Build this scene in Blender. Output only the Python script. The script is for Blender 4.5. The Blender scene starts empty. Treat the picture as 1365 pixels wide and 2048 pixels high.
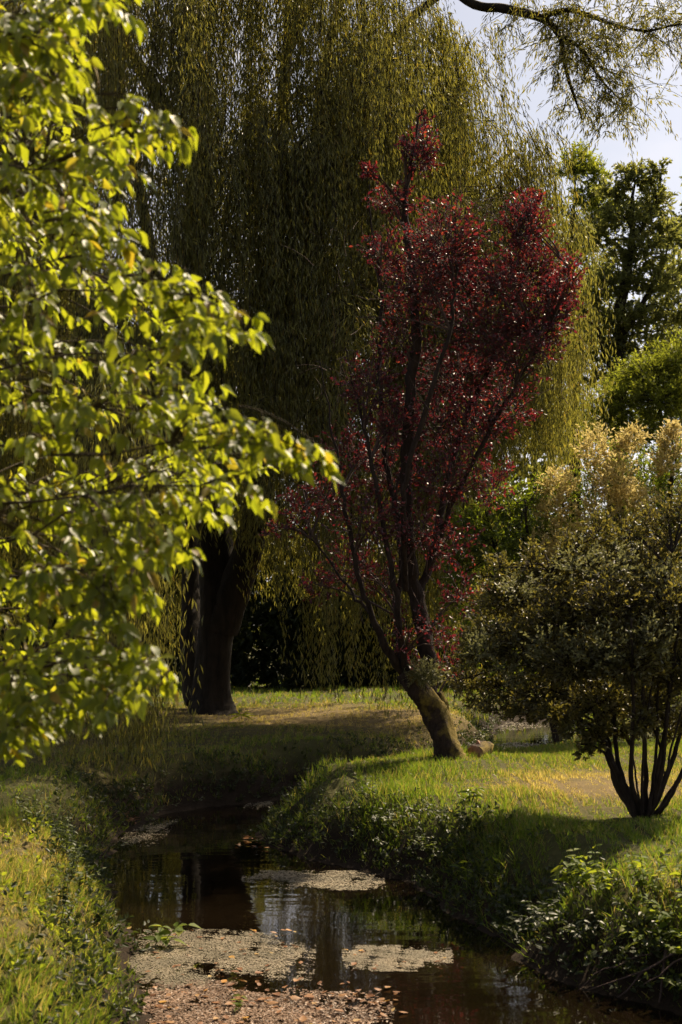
import bpy, math, random
import numpy as np
from mathutils import Vector, Matrix

# ------------------------------------------------------------------ camera, sky, sun, exposure
SC = bpy.context.scene
COL = SC.collection
rng = np.random.default_rng(11)
random.seed(5)
FPX, CX, HZ, EYE = 2844.0, 682.5, 1250.0, 1.7

cam_d = bpy.data.cameras.new('camera')
cam_d.lens = 50.0
cam_d.sensor_width = 36.0
cam_d.shift_y = (HZ - 1024) / 2048
cam_d.clip_end = 2000
cam_d.dof.use_dof = True
cam_d.dof.focus_distance = 17.0
cam_d.dof.aperture_fstop = 4.0
cam = bpy.data.objects.new('camera', cam_d)
cam.location = (0, 0, EYE)
cam.rotation_euler = (math.radians(90), 0, 0)
COL.objects.link(cam)
SC.camera = cam

SUN_AZ, SUN_EL = math.radians(36), math.radians(49)
SUN = Vector((math.sin(SUN_AZ) * math.cos(SUN_EL), math.cos(SUN_AZ) * math.cos(SUN_EL), math.sin(SUN_EL)))
world = bpy.data.worlds.new('World')
SC.world = world
world.use_nodes = True
wt = world.node_tree
wt.nodes.clear()
wo = wt.nodes.new('ShaderNodeOutputWorld')
wb = wt.nodes.new('ShaderNodeBackground')
sky = wt.nodes.new('ShaderNodeTexSky')
sky.sky_type = 'NISHITA'
sky.sun_disc = False
sky.sun_elevation = SUN_EL
sky.sun_rotation = SUN_AZ
sky.dust_density = 2.0
sky.air_density = 1.0
tc = wt.nodes.new('ShaderNodeTexCoord')
cn = wt.nodes.new('ShaderNodeTexNoise')
cn.inputs['Scale'].default_value = 3.2
cn.inputs['Detail'].default_value = 7
cn.inputs['Roughness'].default_value = 0.55
cmap = wt.nodes.new('ShaderNodeMapping')
cmap.inputs['Scale'].default_value = (1, 1, 2.4)
cr = wt.nodes.new('ShaderNodeValToRGB')
cr.color_ramp.elements[0].position = 0.40
cr.color_ramp.elements[0].color = (0.42, 0.42, 0.42, 1)
cr.color_ramp.elements[1].position = 0.66
cr.color_ramp.elements[1].color = (0.85, 0.85, 0.85, 1)
mx = wt.nodes.new('ShaderNodeMix')
mx.data_type = 'RGBA'
# thin cloud: as bright as the clear sky behind it and a little more, but white
bw = wt.nodes.new('ShaderNodeRGBToBW')
wt.links.new(sky.outputs['Color'], bw.inputs[0])
cm = wt.nodes.new('ShaderNodeMix')
cm.data_type = 'RGBA'
cm.blend_type = 'MULTIPLY'
cm.inputs['Factor'].default_value = 1.0
cm.inputs['B'].default_value = (1.62, 1.54, 1.58, 1)
wt.links.new(bw.outputs[0], cm.inputs['A'])
wt.links.new(cm.outputs['Result'], mx.inputs['B'])
wt.links.new(tc.outputs['Generated'], cmap.inputs['Vector'])
wt.links.new(cmap.outputs['Vector'], cn.inputs['Vector'])
wt.links.new(cn.outputs['Fac'], cr.inputs['Fac'])
wt.links.new(cr.outputs['Color'], mx.inputs['Factor'])
wt.links.new(sky.outputs['Color'], mx.inputs['A'])
wt.links.new(mx.outputs['Result'], wb.inputs['Color'])
wb.inputs['Strength'].default_value = 0.055
wt.links.new(wb.outputs['Background'], wo.inputs['Surface'])

sun_d = bpy.data.lights.new('sun', 'SUN')
sun_d.energy = 5.0
sun_d.angle = math.radians(0.5)
sun_d.color = (1.0, 0.82, 0.57)
sun = bpy.data.objects.new('sun', sun_d)
sun.rotation_euler = SUN.to_track_quat('Z', 'Y').to_euler()
sun.location = (20, 40, 50)
COL.objects.link(sun)

SC.view_settings.view_transform = 'Standard'
SC.view_settings.look = 'None'
SC.view_settings.gamma = 1.0
SC.view_settings.use_curve_mapping = False
SC.view_settings.exposure = 1.0
SC.render.engine = 'CYCLES'
SC.cycles.max_bounces = 5
SC.cycles.diffuse_bounces = 2
SC.cycles.glossy_bounces = 2
SC.cycles.transmission_bounces = 3
SC.cycles.caustics_reflective = False
SC.cycles.caustics_refractive = False
SC.cycles.use_denoising = True
SC.cycles.use_adaptive_sampling = True
SC.cycles.adaptive_threshold = 0.03


# ------------------------------------------------------------------ helpers
def P(px, py, Y):
    """a point at distance Y that the photograph shows at (px, py)"""
    return np.array([(px - CX) / FPX * Y, Y, EYE - (py - HZ) / FPX * Y])


def nrm(a):
    return a / np.maximum(np.linalg.norm(a, axis=-1, keepdims=True), 1e-9)


def rand_unit(n):
    return nrm(rng.normal(size=(n, 3)))


def catmull(pts, sub):
    pts = np.asarray(pts, float)
    p = np.vstack([2 * pts[0] - pts[1], pts, 2 * pts[-1] - pts[-2]])
    out = []
    for i in range(1, len(p) - 2):
        for t in np.linspace(0, 1, sub, endpoint=False):
            a, b, c, d = p[i - 1], p[i], p[i + 1], p[i + 2]
            out.append(0.5 * (2 * b + (c - a) * t + (2 * a - 5 * b + 4 * c - d) * t * t + (3 * b - a - 3 * c + d) * t ** 3))
    out.append(pts[-1])
    return np.array(out)


class MB:
    """collects triangles; build() links them as one mesh object"""

    def __init__(self, origin=(0, 0, 0)):
        self.v, self.f, self.n, self.at = [], [], 0, []
        self.o = np.asarray(origin, float)

    def add(self, v, f, at=None):
        v = np.asarray(v, float).reshape(-1, 3)
        f = np.asarray(f, np.int64).reshape(-1, 3)
        self.v.append(v - self.o)
        self.f.append(f + self.n)
        self.n += len(v)
        if at is not None:
            self.at.append(np.asarray(at, float))

    def leaves(self, Pp, U, N, L, W, tm, at=None):
        Pp, U, N = np.asarray(Pp, float), nrm(np.asarray(U, float)), np.asarray(N, float)
        n = len(Pp)
        if n == 0:
            return
        N = nrm(N - (N * U).sum(-1, keepdims=True) * U)
        V = np.cross(N, U)
        L = np.broadcast_to(np.asarray(L, float), (n,))[:, None, None]
        W = np.broadcast_to(np.asarray(W, float), (n,))[:, None, None]
        t = tm[0]
        v = Pp[:, None] + L * t[None, :, 0:1] * U[:, None] + W * t[None, :, 1:2] * V[:, None] + L * t[None, :, 2:3] * N[:, None]
        k = len(t)
        f = tm[1][None] + (np.arange(n) * k)[:, None, None]
        self.add(v, f, None if at is None else np.repeat(at, k))

    def tube(self, pts, rad, sides=8, rough=0.0, cap=True):
        pts = np.asarray(pts, float)
        k = len(pts)
        rad = np.interp(np.linspace(0, 1, k), np.linspace(0, 1, len(rad)), rad)
        T = nrm(np.gradient(pts, axis=0))
        ref = np.array([0.31, 0.93, 0.2])
        A = nrm(np.cross(T, ref))
        B = np.cross(T, A)
        an = np.linspace(0, 2 * np.pi, sides, endpoint=False)
        rr = rad[:, None] * (1 + rough * rng.normal(size=(k, sides)))
        if rough:
            ph = rng.uniform(0, 6.28, 3)
            s = np.arange(k)[:, None] * 0.35
            rr = rr * (1 + rough * 2 * np.sin(2 * an[None] + ph[0] + s) + rough * 1.6 * np.sin(3 * an[None] + ph[1] - s * 0.7) + rough * 1.3 * np.sin(5 * an[None] + ph[2] + 0.3 * s))
        v = pts[:, None] + rr[..., None] * (np.cos(an)[None, :, None] * A[:, None] + np.sin(an)[None, :, None] * B[:, None])
        v = v.reshape(-1, 3)
        i, j = np.meshgrid(np.arange(k - 1), np.arange(sides), indexing='ij')
        a = (i * sides + j).ravel()
        b = (i * sides + (j + 1) % sides).ravel()
        f = np.concatenate([np.stack([a, b, b + sides], 1), np.stack([a, b + sides, a + sides], 1)])
        if cap:
            v = np.vstack([v, pts[-1]])
            e = (k - 1) * sides
            f = np.vstack([f, [[e + q, e + (q + 1) % sides, k * sides] for q in range(sides)]])
        self.add(v, f)

    def twigs(self, paths, r0, r1, sides=3):
        """paths (n,k,3): many thin tapering tubes at once"""
        paths = np.asarray(paths, float)
        n, k, _ = paths.shape
        T = nrm(np.gradient(paths, axis=1))
        ref = np.array([0.31, 0.53, 0.78])
        A = nrm(np.cross(T, ref))
        B = np.cross(T, A)
        an = np.linspace(0, 2 * np.pi, sides, endpoint=False)
        r0 = np.broadcast_to(np.asarray(r0, float), (n,))[:, None]
        r1 = np.broadcast_to(np.asarray(r1, float), (n,))[:, None]
        t = np.linspace(0, 1, k)[None]
        r = (r0 * (1 - t) + r1 * t)[..., None, None]
        v = paths[:, :, None] + r * (np.cos(an)[None, None, :, None] * A[:, :, None] + np.sin(an)[None, None, :, None] * B[:, :, None])
        i, j = np.meshgrid(np.arange(k - 1), np.arange(sides), indexing='ij')
        a = (i * sides + j).ravel()
        b = (i * sides + (j + 1) % sides).ravel()
        f = np.concatenate([np.stack([a, b, b + sides], 1), np.stack([a, b + sides, a + sides], 1)])
        f = f[None] + (np.arange(n) * k * sides)[:, None, None]
        self.add(v, f)

    def mesh(self, name, mat, smooth=True):
        v = np.concatenate(self.v).astype(np.float32)
        f = np.concatenate(self.f).astype(np.int32)
        me = bpy.data.meshes.new(name)
        me.vertices.add(len(v))
        me.vertices.foreach_set('co', v.ravel())
        me.loops.add(f.size)
        me.loops.foreach_set('vertex_index', f.ravel())
        me.polygons.add(len(f))
        me.polygons.foreach_set('loop_start', np.arange(len(f), dtype=np.int32) * 3)
        me.polygons.foreach_set('use_smooth', np.full(len(f), smooth))
        if self.at:
            a = me.attributes.new('dry', 'FLOAT', 'POINT')
            a.data.foreach_set('value', np.concatenate(self.at).astype(np.float32))
        me.update()
        me.validate()
        if mat:
            me.materials.append(mat)
        return me

    def build(self, name, mat, parent=None, smooth=True):
        o = bpy.data.objects.new(name, self.mesh(name, mat, smooth))
        COL.objects.link(o)
        if parent:
            o.parent = parent
        else:
            o.location = self.o
        return o


def tag(o, label, cat=None, group=None, kind=None):
    o['label'] = label
    if cat:
        o['category'] = cat
    if group:
        o['group'] = group
    if kind:
        o['kind'] = kind
    return o


def thing(name, label, cat, loc, group=None):
    o = bpy.data.objects.new(name, None)
    o.empty_display_size = 0.2
    o.location = loc
    COL.objects.link(o)
    return tag(o, label, cat, group)


# leaf shapes: columns along, across, out of plane
KITE = (np.array([[0, 0, 0], [.42, .5, .06], [1, 0, -.04], [.42, -.5, .06]]), np.array([[0, 2, 1], [0, 3, 2]]))
OVAL = (np.array([[0, 0, 0], [.28, .42, .05], [.68, .40, .04], [1, 0, -.06], [.68, -.40, .04], [.28, -.42, .05]]),
        np.array([[0, 2, 1], [0, 3, 2], [0, 4, 3], [0, 5, 4]]))


def broad(fold=.10, droop=.22):
    us = [0, .18, .42, .74, 1]
    ws = [0, .38, .50, .27, 0]
    v, f = [], []
    for u, w in zip(us, ws):
        d = -droop * u * u
        v += [[u, w, d + fold * w * 2 - .01], [u, 0, d], [u, -w, d + fold * w * 2]]
    for i in range(4):
        a = i * 3
        for q in (0, 1):
            f += [[a + q, a + q + 1, a + 4 + q], [a + q, a + 4 + q, a + 3 + q]]
    return np.array(v), np.array(f)


BROAD = broad()
BLADE = (np.array([[0, .5, 0], [0, -.5, 0], [.5, .38, .03], [.5, -.38, .03], [1, 0, .22]]),
         np.array([[0, 1, 3], [0, 3, 2], [2, 3, 4]]))


def bezier(s, e, bend, k):
    t = np.linspace(0, 1, k)[None, :, None]
    m = (s + e) / 2 + bend
    return (1 - t) ** 2 * s[:, None] + 2 * t * (1 - t) * m[:, None] + t * t * e[:, None]


def sprig_leaves(mb, paths, m, L, Wr, tm, spread=.9, up=.5, droop=0.0, jit=.5, t0=.15, nbias=(0, 0, 1), off=0.0):
    """m leaves along every path (n,k,3)"""
    n, k, _ = paths.shape
    t = np.clip((np.arange(m)[None] + rng.uniform(0, 1, (n, m))) / m, 0, 1) * (1 - t0) + t0
    x = t * (k - 1)
    i = np.minimum(x.astype(int), k - 2)
    fr = (x - i)[..., None]
    ii = np.arange(n)[:, None]
    a, b = paths[ii, i], paths[ii, i + 1]
    pos = a * (1 - fr) + b * fr
    if off:
        pos = pos + rng.normal(size=pos.shape) * off
    T = nrm(b - a)
    R = rng.normal(size=(n, m, 3))
    R = nrm(R - (R * T).sum(-1, keepdims=True) * T)
    U = T + spread * R + np.array([0, 0, -droop])
    N = np.asarray(nbias) * up + jit * rng.normal(size=(n, m, 3)) + .25 * R
    LL = L * rng.uniform(.6, 1.2, (n, m))
    mb.leaves(pos.reshape(-1, 3), U.reshape(-1, 3), N.reshape(-1, 3), LL.ravel(), LL.ravel() * Wr, tm)


def clump_paths(c, r, n, k=4, inner=.25, sink=.3, bend=.12, outward=None):
    """twigs that fan out inside the ellipsoid (c, r) from its lower middle"""
    c, r = np.asarray(c, float), np.asarray(r, float) * np.ones(3)
    d = rand_unit(n)
    e = c + d * r * (rng.uniform(.35, 1.08, (n, 1)) ** .6)
    s = c + (e - c) * inner + np.array([0, 0, -sink]) * r
    s = s + (e - s) * rng.uniform(.0, .45, (n, 1))
    b = rng.normal(size=(n, 3)) * bend * r.mean() + np.array([0, 0, .06]) * r.mean()
    return bezier(s, e, b, k)


# ------------------------------------------------------------------ materials
def newmat(name):
    m = bpy.data.materials.new(name)
    m.use_nodes = True
    nt = m.node_tree
    nt.nodes.clear()
    return m, nt, nt.nodes.new('ShaderNodeOutputMaterial')


def island_random(nt):
    g = nt.nodes.new('ShaderNodeNewGeometry')
    oi = nt.nodes.new('ShaderNodeObjectInfo')
    a = nt.nodes.new('ShaderNodeMath')
    a.operation = 'ADD'
    fr = nt.nodes.new('ShaderNodeMath')
    fr.operation = 'FRACT'
    nt.links.new(g.outputs['Random Per Island'], a.inputs[0])
    nt.links.new(oi.outputs['Random'], a.inputs[1])
    nt.links.new(a.outputs[0], fr.inputs[0])
    return fr.outputs[0]


def ramp(nt, fac, cols):
    r = nt.nodes.new('ShaderNodeValToRGB')
    e = r.color_ramp.elements
    while len(e) < len(cols):
        e.new(.5)
    for k, (p, c) in enumerate(cols):
        e[k].position = p
        e[k].color = (*c, 1)
    nt.links.new(fac, r.inputs['Fac'])
    return r.outputs['Color']


def mixc(nt, fac, a, b, mode='MIX'):
    m = nt.nodes.new('ShaderNodeMix')
    m.data_type = 'RGBA'
    m.blend_type = mode
    for s, v in (('Factor', fac), ('A', a), ('B', b)):
        if isinstance(v, (tuple, float, int)):
            m.inputs[s].default_value = (*v, 1) if isinstance(v, tuple) else v
        else:
            nt.links.new(v, m.inputs[s])
    return m.outputs['Result']


def noise(nt, scale, detail=4, rough=.55, vec=None):
    n = nt.nodes.new('ShaderNodeTexNoise')
    n.inputs['Scale'].default_value = scale
    n.inputs['Detail'].default_value = detail
    n.inputs['Roughness'].default_value = rough
    if vec is None:
        t = nt.nodes.new('ShaderNodeTexCoord')
        vec = t.outputs['Object']
    nt.links.new(vec, n.inputs['Vector'])
    return n.outputs['Fac']


def leaf_mat(name, cols, trans, tfac=.4, rough=.38, spec=.5):
    m, nt, out = newmat(name)
    rnd = island_random(nt)
    col = ramp(nt, rnd, cols)
    p = nt.nodes.new('ShaderNodeBsdfPrincipled')
    nt.links.new(col, p.inputs['Base Color'])
    p.inputs['Roughness'].default_value = rough
    p.inputs['Specular IOR Level'].default_value = spec
    t = nt.nodes.new('ShaderNodeBsdfTranslucent')
    if isinstance(trans, tuple):
        trans = [(0, tuple(c * .75 for c in trans)), (1, trans)]
    nt.links.new(ramp(nt, rnd, trans), t.inputs['Color'])
    mx = nt.nodes.new('ShaderNodeMixShader')
    mx.inputs[0].default_value = tfac
    nt.links.new(p.outputs[0], mx.inputs[1])
    nt.links.new(t.outputs[0], mx.inputs[2])
    nt.links.new(mx.outputs[0], out.inputs['Surface'])
    return m


def bark_mat(name, a, b, scale=14, moss_lit=None, moss_lit_bias=.5, stretch=.22):
    m, nt, out = newmat(name)
    t = nt.nodes.new('ShaderNodeTexCoord')
    mp = nt.nodes.new('ShaderNodeMapping')
    mp.inputs['Scale'].default_value = (1, 1, stretch)
    nt.links.new(t.outputs['Object'], mp.inputs['Vector'])
    f = noise(nt, scale, 8, .65, mp.outputs['Vector'])
    col = ramp(nt, f, [(.32, a), (.68, b)])
    p = nt.nodes.new('ShaderNodeBsdfPrincipled')
    if moss_lit:  # real moss, weighted to right-facing sides to paint in the trunk's lit half
        mf = noise(nt, 5, 6, .6)
        g = nt.nodes.new('ShaderNodeNewGeometry')
        sx = nt.nodes.new('ShaderNodeSeparateXYZ')
        nt.links.new(g.outputs['Normal'], sx.inputs[0])
        ad = nt.nodes.new('ShaderNodeMath')
        ad.operation = 'MULTIPLY_ADD'
        ad.inputs[1].default_value = .22
        nt.links.new(sx.outputs['X'], ad.inputs[0])
        nt.links.new(mf, ad.inputs[2])
        k = ramp(nt, ad.outputs[0], [(moss_lit_bias - .06, (0, 0, 0)), (moss_lit_bias + .1, (1, 1, 1))])
        mc = ramp(nt, noise(nt, 60, 3), [(.3, moss_lit), (.7, tuple(c * 1.8 for c in moss_lit))])
        col = mixc(nt, k, col, mc)
    nt.links.new(col, p.inputs['Base Color'])
    p.inputs['Roughness'].default_value = .9
    p.inputs['Specular IOR Level'].default_value = .2
    bp = nt.nodes.new('ShaderNodeBump')
    bp.inputs['Strength'].default_value = .9
    bp.inputs['Distance'].default_value = .03
    nt.links.new(f, bp.inputs['Height'])
    nt.links.new(bp.outputs[0], p.inputs['Normal'])
    nt.links.new(p.outputs[0], out.inputs['Surface'])
    return m


M = {}
M['maple'] = leaf_mat('maple_leaf', [(0, (.075, .105, .012)), (.55, (.11, .14, .016)), (.93, (.15, .16, .02)), (.97, (.22, .13, .025))],
                      [(0, (.37, .43, .015)), (.9, (.56, .58, .025)), (1, (.62, .44, .03))], .5, .46, .5)
M['willow'] = leaf_mat('willow_leaf', [(0, (.080, .084, .028)), (.6, (.125, .128, .043)), (.95, (.17, .16, .055)), (1, (.22, .15, .04))],
                       [(0, (.26, .245, .035)), (.9, (.43, .39, .055)), (1, (.50, .36, .04))], .45, .42, .5)
M['plum'] = leaf_mat('plum_leaf', [(0, (.030, .010, .016)), (.6, (.052, .015, .024)), (1, (.085, .022, .028))],
                     [(0, (.09, .010, .016)), (.65, (.27, .026, .036)), (1, (.44, .070, .030))], .38, .46, .6)
M['shrub_dark'] = leaf_mat('evergreen_leaf', [(0, (.050, .052, .016)), (.7, (.078, .074, .024)), (1, (.13, .11, .040))],
                           [(0, (.16, .15, .02)), (1, (.34, .28, .045))], .38, .40, .6)
M['shrub_green'] = leaf_mat('shrub_leaf', [(0, (.045, .075, .010)), (.7, (.070, .105, .015)), (1, (.11, .13, .02))],
                            [(0, (.18, .26, .01)), (1, (.36, .42, .025))], .42, .40, .5)
M['gold'] = leaf_mat('gold_leaf', [(0, (.26, .20, .07)), (.6, (.42, .33, .13)), (1, (.55, .44, .20))],
                     [(0, (.55, .44, .13)), (1, (.80, .66, .28))], .5, .5, .3)
M['far_green'] = leaf_mat('far_leaf', [(0, (.045, .056, .020)), (.7, (.065, .076, .026)), (1, (.09, .095, .035))],
                          [(0, (.24, .26, .05)), (1, (.40, .40, .08))], .52, .45, .35)
M['far_light'] = leaf_mat('light_leaf', [(0, (.055, .080, .014)), (.7, (.080, .105, .018)), (1, (.11, .12, .025))],
                          [(0, (.28, .33, .025)), (1, (.46, .48, .04))], .52, .45, .35)
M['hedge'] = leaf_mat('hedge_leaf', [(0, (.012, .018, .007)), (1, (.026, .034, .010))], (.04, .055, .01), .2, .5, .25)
M['nettle'] = leaf_mat('nettle_leaf', [(0, (.040, .058, .014)), (.7, (.065, .085, .022)), (1, (.10, .11, .035))],
                       [(0, (.12, .17, .02)), (1, (.24, .28, .04))], .35, .55, .35)
M['bank'] = leaf_mat('shaded_bank_leaf', [(0, (.018, .027, .008)), (.7, (.032, .042, .012)), (1, (.065, .07, .022))],  # nettle green darkened, putting the shade of the bank faces into the colour
                     [(0, (.06, .09, .012)), (1, (.14, .17, .025))], .28, .5, .35)
M['dock'] = leaf_mat('dock_leaf', [(0, (.07, .11, .015)), (.7, (.10, .14, .02)), (1, (.15, .16, .03))],
                     [(0, (.24, .31, .015)), (1, (.42, .45, .03))], .5, .6, .2)
M['pale'] = leaf_mat('pale_leaf', [(0, (.08, .085, .035)), (1, (.17, .16, .08))], (.28, .28, .10), .35, .5, .3)
M['dead'] = leaf_mat('dead_leaf', [(0, (.14, .06, .025)), (.5, (.24, .11, .045)), (.85, (.32, .17, .07)), (1, (.42, .30, .10))],
                     (.30, .14, .05), .2, .6, .3)
M['yellow_leaf'] = leaf_mat('yellow_leaf', [(0, (.42, .30, .05)), (1, (.5, .22, .06))], (.5, .35, .05), .3, .5, .3)
M['bark_willow'] = bark_mat('willow_bark', (.011, .009, .007), (.038, .029, .021), 9)
M['bark_plum'] = bark_mat('plum_bark', (.016, .011, .009), (.06, .04, .03), 18, (.12, .088, .02), .55, .5)
M['bark_stem'] = bark_mat('plum_stem_bark', (.014, .009, .007), (.045, .030, .022), 22)
M['bark_shrub'] = bark_mat('shrub_bark', (.014, .010, .008), (.045, .032, .023), 25)
M['bark_maple'] = bark_mat('maple_bark', (.04, .028, .015), (.10, .075, .04), 20)
M['twig'] = bark_mat('twig_bark', (.05, .032, .028), (.11, .075, .06), 30)
M['green_stem'] = bark_mat('green_stem', (.05, .065, .02), (.09, .10, .035), 20)


def soil_mat():
    m, nt, out = newmat('lawn_soil')
    at = nt.nodes.new('ShaderNodeAttribute')
    at.attribute_name = 'dry'
    n1 = noise(nt, 2.2, 7, .65)
    n2 = noise(nt, 38, 5, .7)
    g = ramp(nt, n1, [(.3, (.035, .042, .012)), (.7, (.075, .075, .022))])
    d = ramp(nt, n2, [(.3, (.13, .090, .042)), (.7, (.26, .185, .085))])
    w = ramp(nt, n1, [(.35, (.55, .55, .55)), (.65, (1, 1, 1))])
    k = mixc(nt, 1.0, w, at.outputs['Fac'], 'MULTIPLY')
    col = mixc(nt, k, g, d)
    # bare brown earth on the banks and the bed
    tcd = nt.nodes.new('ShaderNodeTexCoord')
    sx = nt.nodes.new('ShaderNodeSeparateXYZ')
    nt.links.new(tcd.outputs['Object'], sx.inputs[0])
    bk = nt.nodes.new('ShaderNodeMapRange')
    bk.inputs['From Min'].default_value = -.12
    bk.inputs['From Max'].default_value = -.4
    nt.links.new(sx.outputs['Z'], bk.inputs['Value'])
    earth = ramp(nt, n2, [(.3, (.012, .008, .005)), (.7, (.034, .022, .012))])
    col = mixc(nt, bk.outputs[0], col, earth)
    p = nt.nodes.new('ShaderNodeBsdfPrincipled')
    nt.links.new(col, p.inputs['Base Color'])
    p.inputs['Roughness'].default_value = .95
    p.inputs['Specular IOR Level'].default_value = .15
    bp = nt.nodes.new('ShaderNodeBump')
    bp.inputs['Strength'].default_value = .8
    bp.inputs['Distance'].default_value = .03
    nt.links.new(n2, bp.inputs['Height'])
    nt.links.new(bp.outputs[0], p.inputs['Normal'])
    nt.links.new(p.outputs[0], out.inputs['Surface'])
    return m


def grass_mat():
    m, nt, out = newmat('grass_blade')
    rnd = island_random(nt)
    at = nt.nodes.new('ShaderNodeAttribute')
    at.attribute_name = 'dry'
    g = ramp(nt, rnd, [(0, (.050, .085, .008)), (.6, (.085, .120, .012)), (1, (.14, .14, .03))])
    d = ramp(nt, rnd, [(0, (.17, .13, .05)), (.7, (.29, .22, .095)), (1, (.38, .30, .14))])
    k = nt.nodes.new('ShaderNodeMath')
    k.operation = 'GREATER_THAN'
    nt.links.new(at.outputs['Fac'], k.inputs[0])
    nt.links.new(rnd, k.inputs[1])
    col = mixc(nt, k.outputs[0], g, d)
    tr = mixc(nt, 1.0, col, (3.2, 3.3, 1.8), 'MULTIPLY')
    p = nt.nodes.new('ShaderNodeBsdfPrincipled')
    nt.links.new(col, p.inputs['Base Color'])
    p.inputs['Roughness'].default_value = .45
    p.inputs['Specular IOR Level'].default_value = .35
    t = nt.nodes.new('ShaderNodeBsdfTranslucent')
    nt.links.new(tr, t.inputs['Color'])
    mx = nt.nodes.new('ShaderNodeMixShader')
    mx.inputs[0].default_value = .4
    nt.links.new(p.outputs[0], mx.inputs[1])
    nt.links.new(t.outputs[0], mx.inputs[2])
    nt.links.new(mx.outputs[0], out.inputs['Surface'])
    return m


def water_mat():
    m, nt, out = newmat('stream_water')
    p = nt.nodes.new('ShaderNodeBsdfPrincipled')
    c = ramp(nt, noise(nt, .8, 3), [(.35, (.003, .002, .001)), (.7, (.008, .005, .0025))])
    nt.links.new(c, p.inputs['Base Color'])
    p.inputs['Roughness'].default_value = .03
    p.inputs['IOR'].default_value = 1.33
    t = nt.nodes.new('ShaderNodeTexCoord')
    mp = nt.nodes.new('ShaderNodeMapping')
    mp.inputs['Scale'].default_value = (1.0, 2.2, 1)
    nt.links.new(t.outputs['Object'], mp.inputs['Vector'])
    b = nt.nodes.new('ShaderNodeBump')
    b.inputs['Strength'].default_value = .05
    b.inputs['Distance'].default_value = .05
    nt.links.new(noise(nt, 2.2, 2, .4, mp.outputs['Vector']), b.inputs['Height'])
    nt.links.new(b.outputs[0], p.inputs['Normal'])
    nt.links.new(p.outputs[0], out.inputs['Surface'])
    return m


def weed_mat(name, a, b, c):
    m, nt, out = newmat(name)
    rnd = island_random(nt)
    n = noise(nt, 2.5, 5)
    col = mixc(nt, ramp(nt, n, [(.42, (0, 0, 0)), (.6, (1, 1, 1))]), ramp(nt, rnd, [(0, a), (1, b)]), ramp(nt, rnd, [(0, b), (1, c)]))
    p = nt.nodes.new('ShaderNodeBsdfPrincipled')
    nt.links.new(col, p.inputs['Base Color'])
    p.inputs['Roughness'].default_value = .55
    p.inputs['Specular IOR Level'].default_value = .35
    nt.links.new(p.outputs[0], out.inputs['Surface'])
    return m


M['soil'] = soil_mat()
M['grass'] = grass_mat()
M['water'] = water_mat()
M['duckweed'] = weed_mat('duckweed', (.14, .12, .078), (.235, .20, .135), (.33, .265, .18))
M['brown_mat'] = weed_mat('rotting_leaf_mat', (.10, .060, .035), (.19, .115, .070), (.30, .19, .12))

# ------------------------------------------------------------------ ground, stream
LEFT = [(-1.1, -8), (-1.12, 4), (-1.2, 8.4), (-1.72, 11.1), (-2.25, 13.4), (-2.45, 15), (-2.35, 17), (-1.9, 18.1), (-1.07, 18.9),
        (.5, 20.4), (1.8, 22.4), (2.6, 25.5), (2.95, 28), (3.3, 31), (4.0, 34.2), (5.6, 37.4), (9, 39.8), (14, 41.2), (30, 44)]
RIGHT = [(30, 42.2), (14, 39.6), (9.4, 38.0), (6.6, 35.8), (5.3, 33.4), (4.7, 31), (4.1, 27.8), (3.7, 24.5), (2.9, 21.8), (1.6, 20.1), (.2, 18.8), (-.6, 17.8),
         (-.92, 16.7), (-.80, 15.4), (-.42, 14.4), (.42, 13.4), (.8, 12.15), (1.05, 11.1), (1.4, 9.6), (1.8, 8.9), (2.2, 8), (2.4, 6), (2.5, -8)]
bank = np.vstack([catmull(LEFT, 6), catmull(RIGHT, 6)])
bank[:, 0] += .05 * np.sin(bank[:, 1] * 3.1) + .04 * np.sin(bank[:, 1] * 7.3 + 1)
WATER_Z = -.65


def stream_dist(x, y):
    """signed distance to the waterline, positive on land"""
    x, y = np.asarray(x, float), np.asarray(y, float)
    best = np.full(x.shape, 1e9)
    inside = np.zeros(x.shape, bool)
    n = len(bank)
    for i in range(n):
        ax, ay = bank[i]
        bx, by = bank[(i + 1) % n]
        dx, dy = bx - ax, by - ay
        t = np.clip(((x - ax) * dx + (y - ay) * dy) / (dx * dx + dy * dy + 1e-12), 0, 1)
        best = np.minimum(best, (x - ax - t * dx) ** 2 + (y - ay - t * dy) ** 2)
        c = ((ay > y) != (by > y)) & (x < (bx - ax) * (y - ay) / (by - ay + 1e-12) + ax)
        inside ^= c
    d = np.sqrt(best)
    return np.where(inside, -d, d)


def sst(x):
    x = np.clip(x, 0, 1)
    return x * x * (3 - 2 * x)


def ground_z(x, y, d=None):
    x, y = np.asarray(x, float), np.asarray(y, float)
    if d is None:
        d = stream_dist(x, y)
    und = .03 * np.sin(x * 1.3 + .7 * y) + .025 * np.sin(1.9 * y - x + 1) + .012 * np.sin(5.1 * x + 2) * np.sin(4.3 * y)
    w = .9 + .2 * np.sin(1.7 * y + x) + .1 * np.sin(4.2 * y)
    up = WATER_Z + (-WATER_Z) * sst(np.clip(d / w, 0, 1) * .5 + .5 * np.clip(d / w, 0, 1) ** .6) + und * sst(d / 1.0)
    low = WATER_Z - .4 * sst(-d / .7)
    return np.where(d > 0, up, low)


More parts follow.
